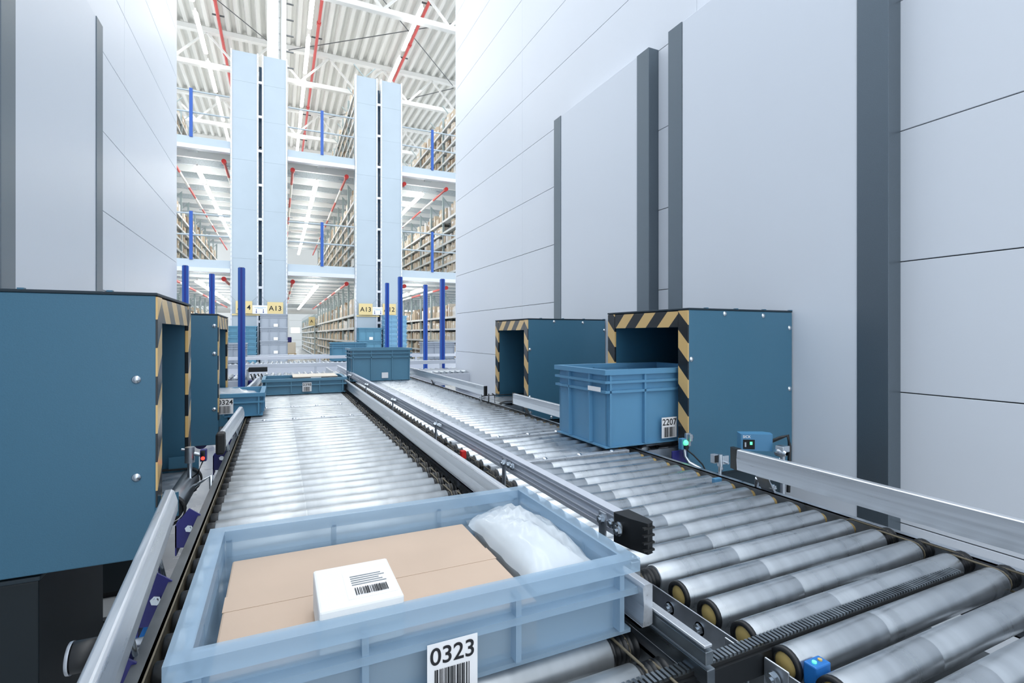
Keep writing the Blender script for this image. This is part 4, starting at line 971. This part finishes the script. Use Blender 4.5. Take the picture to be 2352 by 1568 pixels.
CM = ['carton', 'carton_pale', 'carton_dark', 'carton_white']; CN = ['tan', 'cream', 'brown', 'white']
SHN = ['bottom', 'second', 'third', 'fourth', 'fifth', 'top']
rest = B()
CB = {}
for i, c in enumerate(CANDS):
    if i in best:
        dx, dy, dz = c['x1'] - c['x0'], c['y1'] - c['y0'], c['z1'] - c['z0']
        b = B().box(-dx / 2, dx / 2, -dy / 2, dy / 2, 0, dz)
        xf_ = -dx / 2 if c['an'] != 'left' else dx / 2; s = -1 if c['an'] != 'left' else 1
        b.box(min(xf_, xf_ + s * 0.001), max(xf_, xf_ + s * 0.001), -dy * 0.25, dy * 0.25, dz * 0.5, dz * 0.72, 1)
        o = put('shelf_carton', b.mesh('shelf_carton', [CM[c['m']], 'paper']), None, ((c['x0'] + c['x1']) / 2, (c['y0'] + c['y1']) / 2, c['z0']))
        tag(o, f"{CN[c['m']]} carton on {SHN[c['si']]} shelf of {c['an']} aisle rack, {STORY[c['st']]}, {OR2[min(c['run'] - 1, len(OR2) - 1)]} from front", 'carton', 'cartons on the rack shelves')
    else:
        rest.box(c['x0'], c['x1'], c['y0'], c['y1'], c['z0'], c['z1'], c['m'])
tag(part('shelved_cartons', rest, CM, None), 'countless small cartons filling the deeper rack shelves', 'cartons', kind='stuff')

# ------------------------------------------------------------------ hall: far end
struct('wall_back', B().box(-9, 12, 56, 56.3, 0, RZ + 0.1), 'white_steel')
d_ = struct('door_1', B().box(0.9, 4.2, 55.9, 56, 0, 3.4), 'deck')
for k in range(5): struct('door_panel', B().box(0.95, 4.15, 55.86, 55.9, 0.05 + 0.66 * k, 0.68 + 0.66 * k), 'shelf', d_, 0.01)
for x in (1.15, 2.25, 3.25): struct('pane', B().box(x, x + 0.8, 55.84, 55.86, 1.42, 1.95), 'window_glow', d_, 0.03)
solo('air_duct', B().cyl((-3, 30.2, 2.55), (1.95, 30.2, 2.55), 0.17, 20), 'white_steel', 'thick white duct crossing the far end of the middle aisle', 'duct')
solo('ceiling_beam', B().box(-9, 12, 29.6, 29.9, 2.70, 3.04), 'deck_beam', 'grey beam closing the far edge of the lower deck', 'beam')
t = thing('aisle_sign', (1.80, 30.9, 1.5), 'small distant yellow sign with the letter A', 'sign', 'yellow aisle signs')
part('board', B().box(1.55, 1.88, 30.88, 30.90, 1.75, 2.25), 'sign_yellow', t); put('lettering', textmesh('A', 0.22, 'ink'), t, (1.70, 30.875, 2.0), (PI / 2, 0, 0))
t = thing('loaded_pallet', (0.75, 33, 0), 'distant wooden pallet stacked with cartons in the middle aisle', 'pallet')
part('deck_boards', B().box(0.05, 0.95, 32.6, 33.4, 0.10, 0.14), 'pallet', t)
for x in (0.05, 0.45, 0.85): part('runner', B().box(x, x + 0.1, 32.6, 33.4, 0, 0.10), 'pallet', t)
part('load', B().box(0.08, 0.92, 32.62, 33.38, 0.14, 0.78), 'carton_pale', t, 0.01)
solo('blue_bundle', B().box(0.3, 0.7, 32.7, 33.1, 0.79, 1.10), 'blue_dark', 'small blue bundle on top of the distant pallet', 'bundle', bev=0.03)
